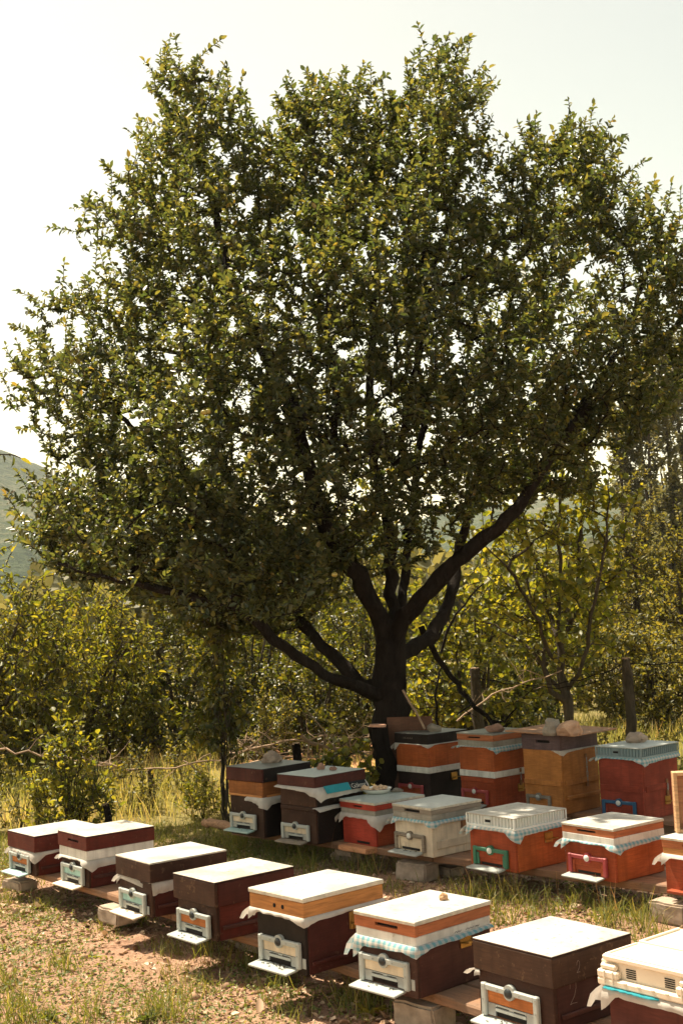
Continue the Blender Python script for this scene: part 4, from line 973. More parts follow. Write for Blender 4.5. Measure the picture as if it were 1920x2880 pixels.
def ribbed_lid(h, mat, top):
    z = h.z; hx, hy = h.half(-.002); hh = h.H - z
    m = MB(); m.box(-hx + .012, hx - .012, -hy + .012, hy - .012, z + .001, z + hh - .006, 0); lid = m.build('ribbed_lid', mat, h.root)
    MB().box(-hx, hx, -hy, hy, z + hh - .008, z + hh, .002).build('roof_sheet', top, lid)
    m = MB(); m.box(-hx + .001, hx - .001, -hy + .001, hy - .001, z, z + .016, .002); m.build('lid_base', mat, lid)
    bx = bmesh.new(); bmesh.ops.create_cube(bx, size=1); bmesh.ops.scale(bx, vec=(.004, .0125, hh - .023), verts=bx.verts); me = bpy.data.meshes.new('rib'); bx.to_mesh(me); bx.free(); me.materials.append(mat)
    zc = z + .016 + (hh - .023) / 2
    n = 15
    for i in range(n + 1):
        if i in (6, 7): continue
        link('rib', me, None, lid, (-hx + .003 + (2 * hx - .006) * i / n, -hy + .0065, zc)); 
    n = 19
    for i in range(n + 1): link('rib', me, None, lid, (hx - .0065, -hy + .003 + (2 * hy - .006) * i / n, zc), (0, 0, R(90)))
    for i in range(0, 16): link('rib', me, None, lid, (-hx + .003 + (2 * hx - .006) * i / 15, hy - .0065, zc))
    for i in range(n + 1): link('rib', me, None, lid, (-hx + .0065, -hy + .003 + (2 * hy - .006) * i / n, zc), (0, 0, R(90)))
    x0, x1 = -hx + 2 * hx * 5.6 / 15, -hx + 2 * hx * 7.6 / 15
    MB().box(x0, x1, -hy + .001, -hy + .012, zc - .022, zc - .016, 0).build('vent_bar', mat, lid); MB().box(x0, x1, -hy + .001, -hy + .012, zc + .012, zc + .018, 0).build('vent_bar', mat, lid)
    MB().box(x0 + .006, x1 - .006, -hy + .0085, -hy + .0125, zc - .012, zc + .004, 0).build('vent_slot', M_DARK, lid)
    h.z = h.H
h = hive('B5', 'orange hive with white ribbed plastic lid and green entrance, middle row')
h.box('body', h.H - .088, P_OR, .014, front=P_ORED); h.cloth(h.z, GING, (.02, .018), (.045, .03), .055, .05, .004, .014); ribbed_lid(h, M_RIBPL, S_WHITE); h.entrance(.33, .125, -.01, .02, frame=PL_GREEN, panel=P_ORED, knob=PL_CLEAR, style='guide'); h.handle(.195, .08)
h = hive('B6', 'orange-red hive with red entrance frame and white rim, right end of middle row')
h.box('body', h.H - .108, P_OR, .012, front=P_ORED); h.cloth(h.z, GING, (.012, .012), (.04, .02), .03, .05, .004, .014); h.box('rim', .046, P_WHITE, .002); h.box('roof', .043, W_RED, .003, slot=(-.09, .07, .016, .03)); h.tin(S_WHITE, .017, E_TIN); h.entrance(.33, .125, -.01, .025, frame=PL_RED, panel=P_ORED, knob=PL_CLEAR, style='guide2')
h = hive('B7', 'orange hive with a white cloth under its wooden lid, cut by the right edge')
h.box('body', h.H - .105, P_ORED, .012, front=paint((.36, .075, .03), .15, (.2, .04, .02))); h.cloth(h.z, C_WHITE, (.02, .02), (.03, .03), .02, .055, .004, .014); h.box('lower_rim', .04, W_OR, .006); h.box('roof', .045, W_RED, .004, slot=(-.07, .09, .018, .03)); h.tin(S_WHITE, .018, E_TIN)
hx, hy = h.half(.012)
MB().box(-.05, .10, -hy - .002, -hy + .004, .03, .04, 0).build('entrance_slot', M_DARK, h.root)
MB().box(-hx + .04, hx - .02, -hy - .055, -hy - .0005, .004, .022, .003).build('landing_board', P_ORED, h.root)

# --- back row
h = hive('C1', 'tall hive with black lower box, white band and orange upper box beside the trunk')
h.box('body', .265, P_BLK, .016, front=paint((.028, .016, .014), .3)); h.box('band', .056, P_WHITE, .006); h.box('super', .21, P_OR, .010, front=P_OR); h.batten(h.z - .03, .026, P_OR, .010, ('y',), .008); h.cloth(h.z, C_WHITE, (.004, .006), (.008, .006), .025, .07, .004, .010); h.box('roof', h.H - h.z - .006, P_BLK, 0); h.tin(S_DARKS, .005, P_BLK); h.entrance(.33, .125, -.03, .03, frame=PL_RED, panel=P_ORED, knob=PL_CLEAR, style='guide2'); h.handle(.21, .07)
hx, hy = h.half(0)
for k in range(6):
    x = -.10 + k * .022; zz = h.H - .045
    MB().tube([(x, -hy - .001, zz - .006), (x + .006, -hy - .001, zz + .010), (x + .012, -hy - .001, zz - .004)], .0011, 4).build('scribble', plain('chalk', (.30, .24, .20), .9, .1), h.root)
h = hive('C2', 'tall orange hive with two pale bands and a checked cloth, second in the back row')
h.box('body', .265, P_ORED, .014); h.batten(h.z - .045, .04, P_ORED, .014, ('y',), .008); h.box('band', .056, P_WHITE, .006); h.box('super', .215, P_OR, .012); h.batten(h.z - .035, .03, P_OR, .012, ('y',), .008); h.cloth(h.z, GING, (.006, .006), (.045, .035), .02, .02, .004, .012); h.box('rim', .054, P_GREY, .006); h.box('roof', h.H - h.z - .014, W_RED, .003, slot=(-.09, .07, .02, .034)); h.tin(S_DARKS, .012, P_GREY); h.entrance(.33, .125, -.03, .03, frame=PL_RED, panel=P_ORED, knob=PL_CLEAR, style='guide2'); h.handle(.15, .08); h.latch(.17, .32, .08)
h = hive('C3', 'tall mustard-yellow hive under an oversized flat board with two stones')
h.box('body', .27, P_YEL, .012, front=P_YEL); h.batten(h.z - .035, .045, P_YEL, .012, ('x', 'y'), .012); h.batten(.12, .03, P_YEL, .012, ('x',), .03); h.box('super', .265, P_YEL, .012, front=P_YEL); h.cloth(h.z, C_WHITE, (.002, .004), (.02, .004), .03, .0, .004, .010, f0=.8, f1=1); h.box('rim', h.H - h.z - .001, P_LILAC, .008, slot=(-.05, .1, .06, .085)); h.entrance(.27, .12, -.05, .03, frame=paint((.25, .22, .18), .4), panel=P_YEL, knob=M_GREYMET, style='guide2'); h.latch(.20, .48, .08)
h = hive('C4', 'tall brick-red hive with blue-grey ribbed lid and blue entrance, right end of back row')
h.box('body', .235, P_DKRED, .014, front=P_DKRED); h.batten(h.z - .012, .05, P_DKRED, .014, ('x', 'y'), .008); h.box('super', h.H - .235 - .09, P_DKRED, .014, front=P_DKRED); h.cloth(h.z, GING, (.008, .012), (.045, .03), .03, .03, .004, .014); ribbed_lid(h, M_RIBPL2, roof_sheet((.46, .50, .48), .5)); h.entrance(.33, .12, -.02, .03, frame=PL_BLUE, panel=P_DKRED, knob=PL_CLEAR, style='guide2'); h.handle(.13, .08); h.latch(.16, .30, .08)
# flat board on C3
h = HV['C3']
q = MB(); c = h.world(.02, .0, h.H + .008); q.box(-.36, .36, -.33, .33, -.006, .006, .002, Matrix.Rotation(R(1.5), 4, 'Y')); o = q.build('cover_board', wood((.42, .22, .12), .8, weather=.3), None, c + Vector((0, 0, .010)), (0, 0, h.rot + R(4)))
tag(o, 'oversized thin brown board laid on the yellow hive', 'board')

# ------------------------------------------------------------------ stands: planks on blocks
def rough_plank(p0, p1, w, t, ztop, label, side=0.0, mat=None, name='plank'):
    """a sawn board with waney edges from p0 to p1 (xy), its top at ztop"""
    p0 = Vector((p0[0], p0[1], 0)); p1 = Vector((p1[0], p1[1], 0)); d = p1 - p0; L = d.length; ang = math.atan2(d.y, d.x)
    bm = bmesh.new(); n = max(8, int(L / .09)); rows = []
    sd = random.uniform(0, 50)
    for i in range(n + 1):
        x = L * i / n; a = .012 * mnoise.noise(Vector((x * 2.2, sd, 0))) + .006 * mnoise.noise(Vector((x * 9, sd, 3))); b = .012 * mnoise.noise(Vector((x * 2.2, sd, 9))) + .006 * mnoise.noise(Vector((x * 9, sd, 13)))
        c = .003 * mnoise.noise(Vector((x * 3, sd, 20)))
        prof = [(-w / 2 + a + .006, 0 + c), (w / 2 + b - .006, 0 + c), (w / 2 + b, -.008), (w / 2 + b * .6, -t + .006), (w / 2 + b * .6 - .008, -t), (-w / 2 + a * .6 + .008, -t), (-w / 2 + a * .6, -t + .006), (-w / 2 + a, -.008)]
        rows.append([bm.verts.new((x, y, z)) for y, z in prof])
    for i in range(n):
        for k in range(8): bm.faces.new((rows[i][k], rows[i + 1][k], rows[i + 1][(k + 1) % 8], rows[i][(k + 1) % 8]))
    bm.faces.new(rows[0]); bm.faces.new(rows[-1][::-1]); bmesh.ops.recalc_face_normals(bm, faces=bm.faces)
    me = bpy.data.meshes.new(name); bm.to_mesh(me); bm.free()
    o = link(name, me, mat or W_PLANK_X, None, (p0.x, p0.y, ztop), (0, 0, ang)); tag(o, label, 'plank', 'planks the hives stand on'); return o
def wood_x(col, weather):
    m, nt, out = new_mat('plank_wood'); v = coords(nt, (1.2, 22, 22)); v2 = coords(nt)
    g = tex(nt, 'n', 3, 6, v, .62); b = tex(nt, 'n', 3, 4, v2); c = tex(nt, 'n', 30, 4, v2)
    base = ramp(nt, g.outputs[0], [(.25, sc(col, .45)), (.5, col), (.75, sc(col, 1.4))]).outputs[0]
    base = mixc(nt, ramp(nt, b.outputs[0], [(.38, (0, 0, 0)), (.65, (weather,) * 3)]).outputs[0], base, (.17, .13, .10))
    base = mixc(nt, ramp(nt, c.outputs[0], [(.6, (0, 0, 0)), (.72, (.5,) * 3)]).outputs[0], base, sc(col, .3))
    principled(nt, out, base, .85, .2, 0, bump(nt, g.outputs[0], .5, .006)); return m
W_PLANK_X = wood_x((.27, .14, .075), .6); W_PLANK_D = wood_x((.20, .12, .08), .6)
def rowpt(a, b, y): # point on hive fronts: hive key a, fraction to b, offset y behind front face
    A = HV[a].world(0, -HV[a].L / 2 + y, 0); return A
def stand(row, keys, ext0, ext1, cuts, labels):
    for j, off in enumerate((.235, .455)):
        pts = [HV[k].world(0, -HV[k].L / 2 + off, 0) for k in keys]
        d0 = (pts[0] - pts[1]).normalized(); d1 = (pts[-1] - pts[-2]).normalized()
        A = np.array([[p.x, p.y] for p in pts]); c = A.mean(0); u, s_, vt = np.linalg.svd(A - c); dv = vt[0] if vt[0][0] > 0 else -vt[0]
        t = (A - c) @ dv; t0, t1 = t.min() - ext0, t.max() + ext1
        cc = [t0] + [t0 + (t1 - t0) * f for f in cuts] + [t1]
        for k in range(len(cc) - 1):
            a = c + dv * (cc[k] + (.012 if k else 0)); b = c + dv * cc[k + 1]
            rough_plank(a, b, (.21 if j == 0 else .2), .045 if row != 'B' else .055, PLANK_Z[row] - .002, labels[j][k], mat=W_PLANK_X if (j + k) % 2 == 0 else W_PLANK_X)
stand('A', ['A1', 'A2', 'A3', 'A4', 'A5', 'A6', 'A7', 'A8'], .35, .4, [.36, .66],
      [['front plank under the three leftmost front-row hives', 'front plank under the black-fronted hive', 'front plank under the number 2 hive'],
       ['rear plank under the three leftmost front-row hives', 'rear plank under the black-fronted hive', 'rear plank under the number 2 hive']])
stand('B', ['B1', 'B2', 'B3', 'B4', 'B5', 'B6', 'B7'], .42, .4, [.46],
      [['front plank under the brown and red middle-row hives', 'front plank under the cream and orange middle-row hives'], ['rear plank under the brown and red middle-row hives', 'rear plank under the cream and orange middle-row hives']])
stand('C', ['C1', 'C2', 'C3', 'C4'], .35, .4, [], [['front plank under the tall back-row hives'], ['rear plank under the tall back-row hives']])
p = HV['B3'].world(-.12, -.31, 0); q_ = HV['B3'].world(.20, -.31, 0)
rough_plank((p.x, p.y), (q_.x, q_.y), .12, .04, .186, 'short orange landing plank in front of the bright red hive', mat=wood_x((.5, .24, .12), .2))
# rough log end at the left of the middle row
a = don(470, 1888, .16); b_ = don(560, 1905, .14)
s = Skel(50); s.path([a, a.lerp(b_, .4), b_ + Vector((.1, 0, 0))], -1, .035, .05, .05, .008)
me = s.mesh('log', s.minr[:s.n]); me.materials.append(wood_x((.42, .25, .15), .3)); tag(link('log', me), 'pale split log end sticking out left of the middle row', 'log')

bme = {}
def block_mesh(w, d, h_, sd):
    bm = bmesh.new(); bmesh.ops.create_cube(bm, size=1); bmesh.ops.scale(bm, vec=(w, d, h_), verts=bm.verts)
    bmesh.ops.bevel(bm, geom=list(bm.edges), offset=.012, segments=2, affect='EDGES')
    bmesh.ops.subdivide_edges(bm, edges=[e for e in bm.edges if e.calc_length() > .05], cuts=3, use_grid_fill=True)
    for v in bm.verts: v.co += Vector((1, 1, 1)) * .006 * mnoise.noise(v.co * 14 + Vector((sd, 0, 0)))
    me = bpy.data.meshes.new('concrete_block'); bm.to_mesh(me); bm.free(); me.materials.append(M_BLOCK); return me
def block(dx, dy, w, d, h_, z, rotdeg, label):
    p = don(dx, dy, z + h_ / 2); o = link('concrete_block', block_mesh(w, d, h_, random.uniform(0, 90)), None, None, (p.x, p.y, z + h_ / 2), (0, 0, R(rotdeg))); tag(o, label, 'block', 'blocks under the stands'); return o
for args in [(45, 2030, .24, .14, .07, .07, -45, 'thin block under the far left hive, upper of two'), (45, 2032, .26, .16, .075, -.008, -42, 'thin block under the far left hive, lower of two'),
             (270, 2100, .25, .16, .10, .05, -48, 'pale block under the third front hive'), (278, 2110, .22, .15, .06, -.01, -44, 'block half sunk below the pale block of the third front hive'),
             (532, 2135, .24, .16, .10, .045, -45, 'left block of the pair beside the black-fronted hive'), (590, 2150, .20, .16, .072, .076, -46, 'upper pinkish brick left of the black-fronted hive entrance'), (590, 2165, .22, .17, .08, -.006, -47, 'lower pinkish brick left of the black-fronted hive entrance'),
             (975, 2325, .25, .18, .12, .03, -44, 'block under the number 2 hive stand'), (1040, 2215, .2, .2, .15, -.002, -30, 'shaded block hidden under the checked-cloth front hive'),
             (583, 1910, .2, .18, .13, -.005, -40, 'rough block under the left end of the middle row'), (800, 1955, .20, .14, .06, .07, -42, 'upper grey block under the bright red hive'), (796, 1968, .22, .15, .075, -.008, -45, 'lower grey block under the bright red hive'),
             (958, 2000, .28, .18, .135, -.01, -40, 'rough stone-like block under the cream hive'), (1030, 2000, .2, .14, .07, -.005, -50, 'flat block beside the rough block under the cream hive'),
             (1545, 2095, .26, .16, .13, .0, -48, 'grey block under the right end of the middle row'), (1545, 1895, .2, .15, .12, .05, -40, 'block behind the tall brick-red hive'), (1300, 1895, .2, .15, .16, -.005, -40, 'block under the yellow hive stand'), (1000, 1800, .2, .15, .16, -.005, -40, 'block under the back row beside the trunk')]:
    block(*args)

# ------------------------------------------------------------------ stones, plate, leaning lid
def stone(p, sx, sy, sz, label, mat, sd, rot=0, group='stones weighing down the lids'):
    bm = bmesh.new(); bmesh.ops.create_icosphere(bm, subdivisions=3, radius=1)
    for v in bm.verts:
        n = v.co.normalized(); k = 1 + .38 * mnoise.noise(n * 1.3 + Vector((sd, 0, 0))) + .16 * mnoise.noise(n * 3.1 + Vector((sd, 5, 0))) + .05 * mnoise.noise(n * 8 + Vector((sd, 9, 0)))
        v.co = n * k; v.co.x *= sx; v.co.y *= sy; v.co.z = max(v.co.z, -.62) * sz
    zmin = min(v.co.z for v in bm.verts)
    for v in bm.verts: v.co.z -= zmin
    me = bpy.data.meshes.new('stone'); bm.to_mesh(me); bm.free(); me.materials.append(mat)
    o = link('stone', me, None, None, p, (0, 0, rot)); tag(o, label, 'stone', group); return o
def top(key, dx, dy):
    h = HV[key]; p = don(dx, dy, PLANK_Z[key[0]] + h.H); return p
stone(top('A6', 1018, 2068), .022, .019, .022, 'small tan stone on the checked-cloth hive lid in the front row', plain('stone_tan', (.42, .25, .14), .85, .2, 0, .4, 30, .6), 1.2)
stone(top('B1', 624, 1752), .085, .06, .058, 'dark wedge-shaped stone on the left end hive of the middle row', M_STONE, 5.5)
stone(top('B2', 737, 1768), .03, .026, .032, 'left small round stone on the brown hive with the sack', M_STONE_R, 8.1); stone(top('B2', 765, 1770), .03, .022, .020, 'right small flat stone on the brown hive with the sack', M_STONE_R, 12.3)
stone(top('C1', 997, 1681), .07, .05, .045, 'pale craggy stone on the hive beside the trunk', M_STONE_G, 21.0); stone(top('C2', 1137, 1682), .075, .05, .045, 'reddish stone on the tall orange hive', M_STONE_R, 33.0)
zc3 = PLANK_Z['C'] + HV['C3'].H + .024
p = don(1268, 1690, zc3); stone(p, .072, .06, .088, 'left grey one of two big stones on the flat board', M_STONE_G, 40.0); p = don(1300, 1690, zc3); stone(p + Vector((.03, -.02, 0)), .098, .07, .075, 'right tan one of two big stones on the flat board', plain('stone_tan2', (.42, .27, .18), .85, .2, 0, .4, 9, .6), 52.0)
stone(top('C4', 1462, 1706), .088, .06, .055, 'brown pointed stone on the blue-grey ribbed lid', M_STONE, 61.0)
# enamel plate
pc = top('B3', 865, 1822)
bm = bmesh.new(); prof = [(.0, .006), (.075, .006), (.092, .014), (.118, .038), (.124, .040), (.122, .034), (.096, .008), (.078, .0), (.0, .0)]
rings = []
for (r_, z_) in prof: rings.append([bm.verts.new((r_ * math.cos(k * math.pi / 18), r_ * math.sin(k * math.pi / 18), z_)) for k in range(36)] if r_ > 0 else [bm.verts.new((0, 0, z_))])
for a, b in zip(rings, rings[1:]):
    for k in range(36):
        if len(a) == 1: bm.faces.new((a[0], b[k], b[(k + 1) % 36]))
        elif len(b) == 1: bm.faces.new((a[k], b[0], a[(k + 1) % 36]))
        else: bm.faces.new((a[k], b[k], b[(k + 1) % 36], a[(k + 1) % 36]))
bmesh.ops.recalc_face_normals(bm, faces=bm.faces)
for f in bm.faces: f.smooth = True
me = bpy.data.meshes.new('plate'); bm.to_mesh(me); bm.free()
plate = link('enamel_plate', me, plain('enamel', (.70, .72, .68), .25, .5, 0, .05, 6, .02), None, pc); tag(plate, 'white enamel plate heaped with pale chunks on the bright red hive', 'plate')
rm = MB(); rm.tube([(.1245 * math.cos(k * math.pi / 18), .1245 * math.sin(k * math.pi / 18), .040) for k in range(37)], .0022, 6); rm.build('rim', plain('rim_brown', (.10, .06, .05), .5, .4), plate)
M_CRUMB = plain('bread_chunk', (.62, .44, .29), .8, .2, 0, .25, 40, .5)
for k, (x, y, z_, s_) in enumerate([(-.06, -.02, .012, .026), (-.02, .04, .010, .028), (.03, -.03, .010, .027), (.06, .02, .012, .026), (.0, -.06, .012, .024), (-.01, .0, .034, .026), (.035, .01, .034, .024), (.07, -.02, .034, .020), (-.075, .03, .030, .022), (-.10, -.03, .032, .030)]):
    stone(pc + Vector((x, y, z_)), s_, s_ * .8, s_ * .8, ['chunk on the left of the heap in the enamel plate', 'chunk at the back left of the enamel plate', 'chunk at the front right in the enamel plate', 'chunk at the right side of the enamel plate', 'chunk at the very front of the enamel plate', 'topmost chunk left of centre on the enamel plate', 'topmost chunk right of centre on the enamel plate', 'upper chunk near the right rim of the enamel plate', 'chunk at the back by the left rim of the enamel plate', 'chunk leaning over the left rim of the enamel plate'][k], M_CRUMB, 70 + k * 3.3, k, 'chunks heaped in the plate')['category'] = 'chunk'
stone(pc + Vector((.165, -.005, 0)), .05, .022, .02, 'grey elongated stone right of the enamel plate', M_STONE_G, 99.0)
# lid standing on edge on the rightmost hive
h = HV['B7']; c = on(1906, 2345, PLANK_Z['B'] + h.H + .002); c = c + Vector((.23, .055, 0))
root = empty('spare_lid', c, (0, 0, R(-3))); tag(root, 'pale wooden lid standing on edge on the hive at the right edge', 'lid')
w_, t_, hh = .46, .075, .375
m = MB(); m.box(-w_ / 2, w_ / 2, -.0, .02, .012, hh - .012, 0); m.build('panel', wood((.36, .17, .085)), root)
for (x0, x1, z0, z1) in ((-w_ / 2, -w_ / 2 + .022, 0, hh), (w_ / 2 - .022, w_ / 2, 0, hh), (-w_ / 2 + .0225, w_ / 2 - .0225, hh - .022, hh), (-w_ / 2 + .0225, w_ / 2 - .0225, 0, .022)):
    MB().box(x0, x1, -t_ + .02, .022, z0, z1, .003).build('rim_board', wood((.60, .36, .19)), root)
for k in range(9):
    q = MB(); q.cyl((-w_ / 2 - .001, -.03, .03 + k * .032), (-w_ / 2 + .002, -.03, .03 + k * .032), .003, .003, 6); q.build('nail', M_DARK, root)

# bees on the landing boards
def bee_mesh():
    bm = bmesh.new()
    for (x, r_, l) in ((0, .0021, .0042), (.0062, .0022, .0026), (.010, .0016, .0016)):
        r = bmesh.ops.create_icosphere(bm, subdivisions=1, radius=1)
        for v in r['verts']: v.co = Vector((v.co.x * l - x + .004, v.co.y * r_, v.co.z * r_ + .0028))
    for sg in (1, -1):
        vs = [bm.verts.new(p) for p in ((-.001, sg * .001, .005), (.003, sg * .0045, .0055), (.006, sg * .004, .0055), (.004, sg * .0012, .0055))]; bm.faces.new(vs)
    me = bpy.data.meshes.new('bee'); bm.to_mesh(me); bm.free(); me.materials.append(plain('bee', (.025, .016, .008), .6, .3)); return me
BEE = bee_mesh()
nm = {'A3': 'third front hive', 'A4': 'fourth front hive', 'A5': 'black-fronted hive', 'A6': 'checked-cloth front hive', 'A7': 'number 2 hive', 'B1': 'hive with honey-brown upper box', 'B2': 'sack-covered hive', 'B4': 'cream hive'}
for key, cnt in {'A3': 6, 'A4': 7, 'A5': 26, 'A6': 7, 'A7': 12, 'B1': 4, 'B2': 3, 'B4': 8}.items():
    h = HV[key]; fx, y, fz, w = h.board
    for k in range(cnt):
        u = -.008 - abs(random.gauss(0, .028)); u = max(u, -.1); xx = fx - .01 + random.uniform(-.3, .25) * w
        o = link('bee', BEE, None, None, h.world(xx, y + u, fz - .001 + u * math.tan(R(7))), (0, R(0), random.uniform(0, 6.28)))
        tag(o, 'honey bee on the landing board of the ' + nm[key], 'bee', 'bees at the ' + nm[key])

# ------------------------------------------------------------------ fence, posts, dead branches
def post(dx, ytop, Y, r, label, lean=0.0, mat=None, ybot=None):
    pt = dat(dx, ytop, Y); sk = Skel(60); b = Vector((pt.x + lean, Y, -.1))
    sk.path([b, b.lerp(pt, .35) + Vector((random.uniform(-.02, .02), 0, 0)), b.lerp(pt, .7) + Vector((random.uniform(-.02, .02), 0, 0)), pt], -1, r * 1.05, r * .92, .12, .004)
    me = sk.mesh('fence_post', sk.minr[:sk.n]); root = link('fence_post', me, mat or M_BARK2); tag(root, label, 'post', 'posts of the fence')
    m = MB(); m.cyl(pt - Vector((0, 0, .01)), pt + Vector((0, 0, .006)), r * .93, r * .8, 10); m.build('post_top', M_TWIG, root); return pt
p1 = post(1437, 1512, 14.0, .055, 'tall wooden fence post behind the brick-red hive')
p2 = post(1090, 1535, 15.0, .06, 'wooden fence post between the apple trunk and the young tree', .05)
p3 = post(345, 1768, 13.6, .035, 'thin grey fence post in the dry grass at left')
p4 = post(243, 1848, 11.9, .035, 'short dark stump of a post behind the second hive', .03, M_BARK)
p5 = post(680, 1708, 13.0, .05, 'short dark post leaning behind the brown hives', .07, M_BARK)
p0 = post(85, 1822, 12.6, .03, 'short post hidden in the young shrub')
def wire(a, b, sag, label, r=.006, n=20):
    pts = []
    for i in range(n + 1):
        t = i / n; p = a.lerp(b, t); p.z -= sag * 4 * t * (1 - t); p.z += .012 * math.sin(i * 1.9); pts.append(p)
    q = MB(); q.tube(pts, r, 5); o = q.build('fence_wire', M_BARK); tag(o, label, 'wire', 'wires of the fence')
wire(p1 - Vector((0, 0, .06)), p2 - Vector((0, 0, .1)), .16, 'drooping wire between the two posts on the right', .007)
wire(p1 - Vector((0, 0, .07)), p1 + Vector((2.4, -.3, .02)), .04, 'wire running off to the right edge from the tall post', .007)
wire(p1 - Vector((0, 0, .14)), p2 - Vector((0, 0, -.02)), .22, 'lower slack wire between the two posts on the right', .005)
def branch(pts, r0, r1, label, twigs=8, tl=.4, mat=None, name='dead_branch', cat='branch', group='dead branches along the fence', up=.3):
    sk = Skel(2000); idx = sk.path(pts, -1, r0, r1, .1, .012)
    for k in range(twigs):
        i = idx[int(rng.uniform(.15, .95) * (len(idx) - 1))]; p = sk.P[i]; d = nrm(rng.normal(0, 1, 3) + np.array([0, 0, up])); d2 = nrm(d + rng.normal(0, .5, 3)); l = tl * rng.uniform(.4, 1.3)
        j = sk.path([p + d * l * .5, p + d * l * .5 + d2 * l * .5], i, r1 * .8, r1 * .3, .1, .008)
        for w in range(2):
            ii = j[int(rng.uniform(.2, .9) * (len(j) - 1))]; dd = nrm(rng.normal(0, 1, 3)); sk.path([sk.P[ii] + dd * l * .35], ii, r1 * .5, r1 * .2, .1, .004)
    me = sk.mesh(name, sk.minr[:sk.n]); o = link(name, me, mat or M_TWIG); tag(o, label, cat, group); return o
BR = [([(0, 1718), (120, 1740), (260, 1765)], 12.9, .012, 'long dead branch lying over the fence at the far left'),
      ([(190, 1745), (300, 1768), (420, 1760), (520, 1740)], 13.4, .014, 'bowed dead branch above the thin grey post'),
      ([(420, 1745), (480, 1795), (540, 1850)], 13.0, .008, 'thin dead stick slanting down behind the sapling'),
      ([(520, 1735), (600, 1715), (680, 1700), (760, 1690)], 13.8, .016, 'dead branch at the left of the brush pile'),
      ([(560, 1760), (640, 1738), (740, 1740), (850, 1728)], 13.4, .013, 'long grey branch low in the brush pile'),
      ([(690, 1693), (740, 1715), (800, 1722), (845, 1735)], 13.2, .022, 'thick sunlit branch in the brush pile left of the trunk'),
      ([(540, 1700), (610, 1742), (660, 1755)], 13.7, .010, 'crossing branch in the brush pile'),
      ([(600, 1690), (570, 1720), (530, 1745)], 13.5, .009, 'upright twiggy branch left in the brush pile'),
      ([(760, 1680), (800, 1700), (860, 1690)], 13.9, .010, 'twiggy branch in the brush pile touching the trunk')]
for pts, Y, r_, lb in BR: branch([dat(x, y, Y + random.uniform(-.15, .15)) for x, y in pts], r_, r_ * .45, lb, 12, .42)
branch([dat(965, 1445, 13.6), dat(1005, 1510, 13.6), dat(1060, 1590, 13.5), dat(1125, 1660, 13.3), dat(1150, 1700, 13.2)], .035, .022, 'dark fallen limb slanting down right of the apple trunk', 6, .5, M_BARK)
branch([dat(1010, 1500, 14.2), dat(1035, 1430, 14.2), dat(1080, 1370, 14.2), dat(1110, 1340, 14.3)], .018, .008, 'thin arching dead limb right of the trunk', 6, .4, M_BARK)
branch([dat(1010, 1700, 14.2), dat(1000, 1600, 14.2), dat(1015, 1530, 14.2)], .018, .01, 'thin dark stem standing right of the trunk', 6, .4, M_BARK)
branch([dat(1050, 1660, 14.4), dat(1110, 1610, 14.4), dat(1200, 1570, 14.4), dat(1290, 1540, 14.4)], .012, .006, 'grey dead branch hung on the fence below the young tree', 10, .4)
branch([dat(930, 1590, 12.1), dat(955, 1640, 12.0), dat(975, 1675, 11.95)], .012, .011, 'straight stick leaning on the apple trunk', 0, .1, M_TWIG, 'leaning_stick', 'stick', None)
# overhanging sprig at the left edge
bush('overhanging_branch', 'leafy branch reaching in at the left edge against the sky', 'branch', dat(-40, 1130, 11.5), .95, .28, .3, 3, 14, 8, .2, .1, .5, .11, M_BRIGHT, M_BARK2, .6, .1, 'round', base_r=.012, wr=.42)
# brown board behind the back row hive
q = MB(); q.box(-.22, .22, -.012, .012, 0, .5, .004); o = q.build('old_board', paint((.13, .06, .035), .3), None, at(1150, 2100, 12.05).xy.to_3d(), (R(-8), 0, R(-10))); tag(o, 'old brown board leaning on the foot of the apple trunk', 'board'); o.scale.z = 1.95

# ------------------------------------------------------------------ ground cover
ROWS = []
for k, h in HV.items(): ROWS.append((h.c.x, h.c.y))
def near_poly(): pass
def scatter(n, x0, x1, y0, y1):
    x = rng.uniform(x0, x1, n); y = rng.uniform(y0, y1, n); return x, y
def stuff(name, me, mat, label, cat): o = link(name, me, mat); tag(o, label, cat, kind='stuff')
# litter: bark chips, dry leaves, crumbs of clay
x, y = scatter(60000, -4.2, 4.5, 5.4, 11.2); d = fbm(x * 1.3, y * 1.3, 61); k = rng.random(len(x)) < np.clip((.62 - d) * 3.0, .12, 1); x, y = x[k], y[k]; n = len(x)
P = np.stack([x, y, ground_h(x, y) + .004], 1); dd = rng.normal(0, 1, (n, 3)) * [1, 1, .25]; u = rng.normal(0, .5, (n, 3)) + [0, 0, 1]
stuff('leaf_litter', leaf_mesh('leaf_litter', P, dd, u, rng.gamma(2.2, .011, n) + .008, .55, .3), M_LITTER, 'dry leaf litter and chips strewn over the bare soil', 'litter')
x, y = scatter(26000, -4.2, 4.5, 5.4, 11.6); d = fbm(x * 1.0 + 5, y * 1.0, 66); k = rng.random(len(x)) < np.clip((d - .40) * 4.0, .05, 1); x, y = x[k], y[k]; n = len(x)
P = np.stack([x, y, ground_h(x, y) + .003], 1); a_ = rng.uniform(0, 6.28, n)
stuff('matted_straw', blade_mesh('matted_straw', P, np.stack([np.cos(a_), np.sin(a_), rng.uniform(.02, .25, n)], 1), rng.uniform(.03, .10, n), .0016, .25, rng.random(n)), M_LITTER, 'matted dead grass and straw on the soil', 'straw')
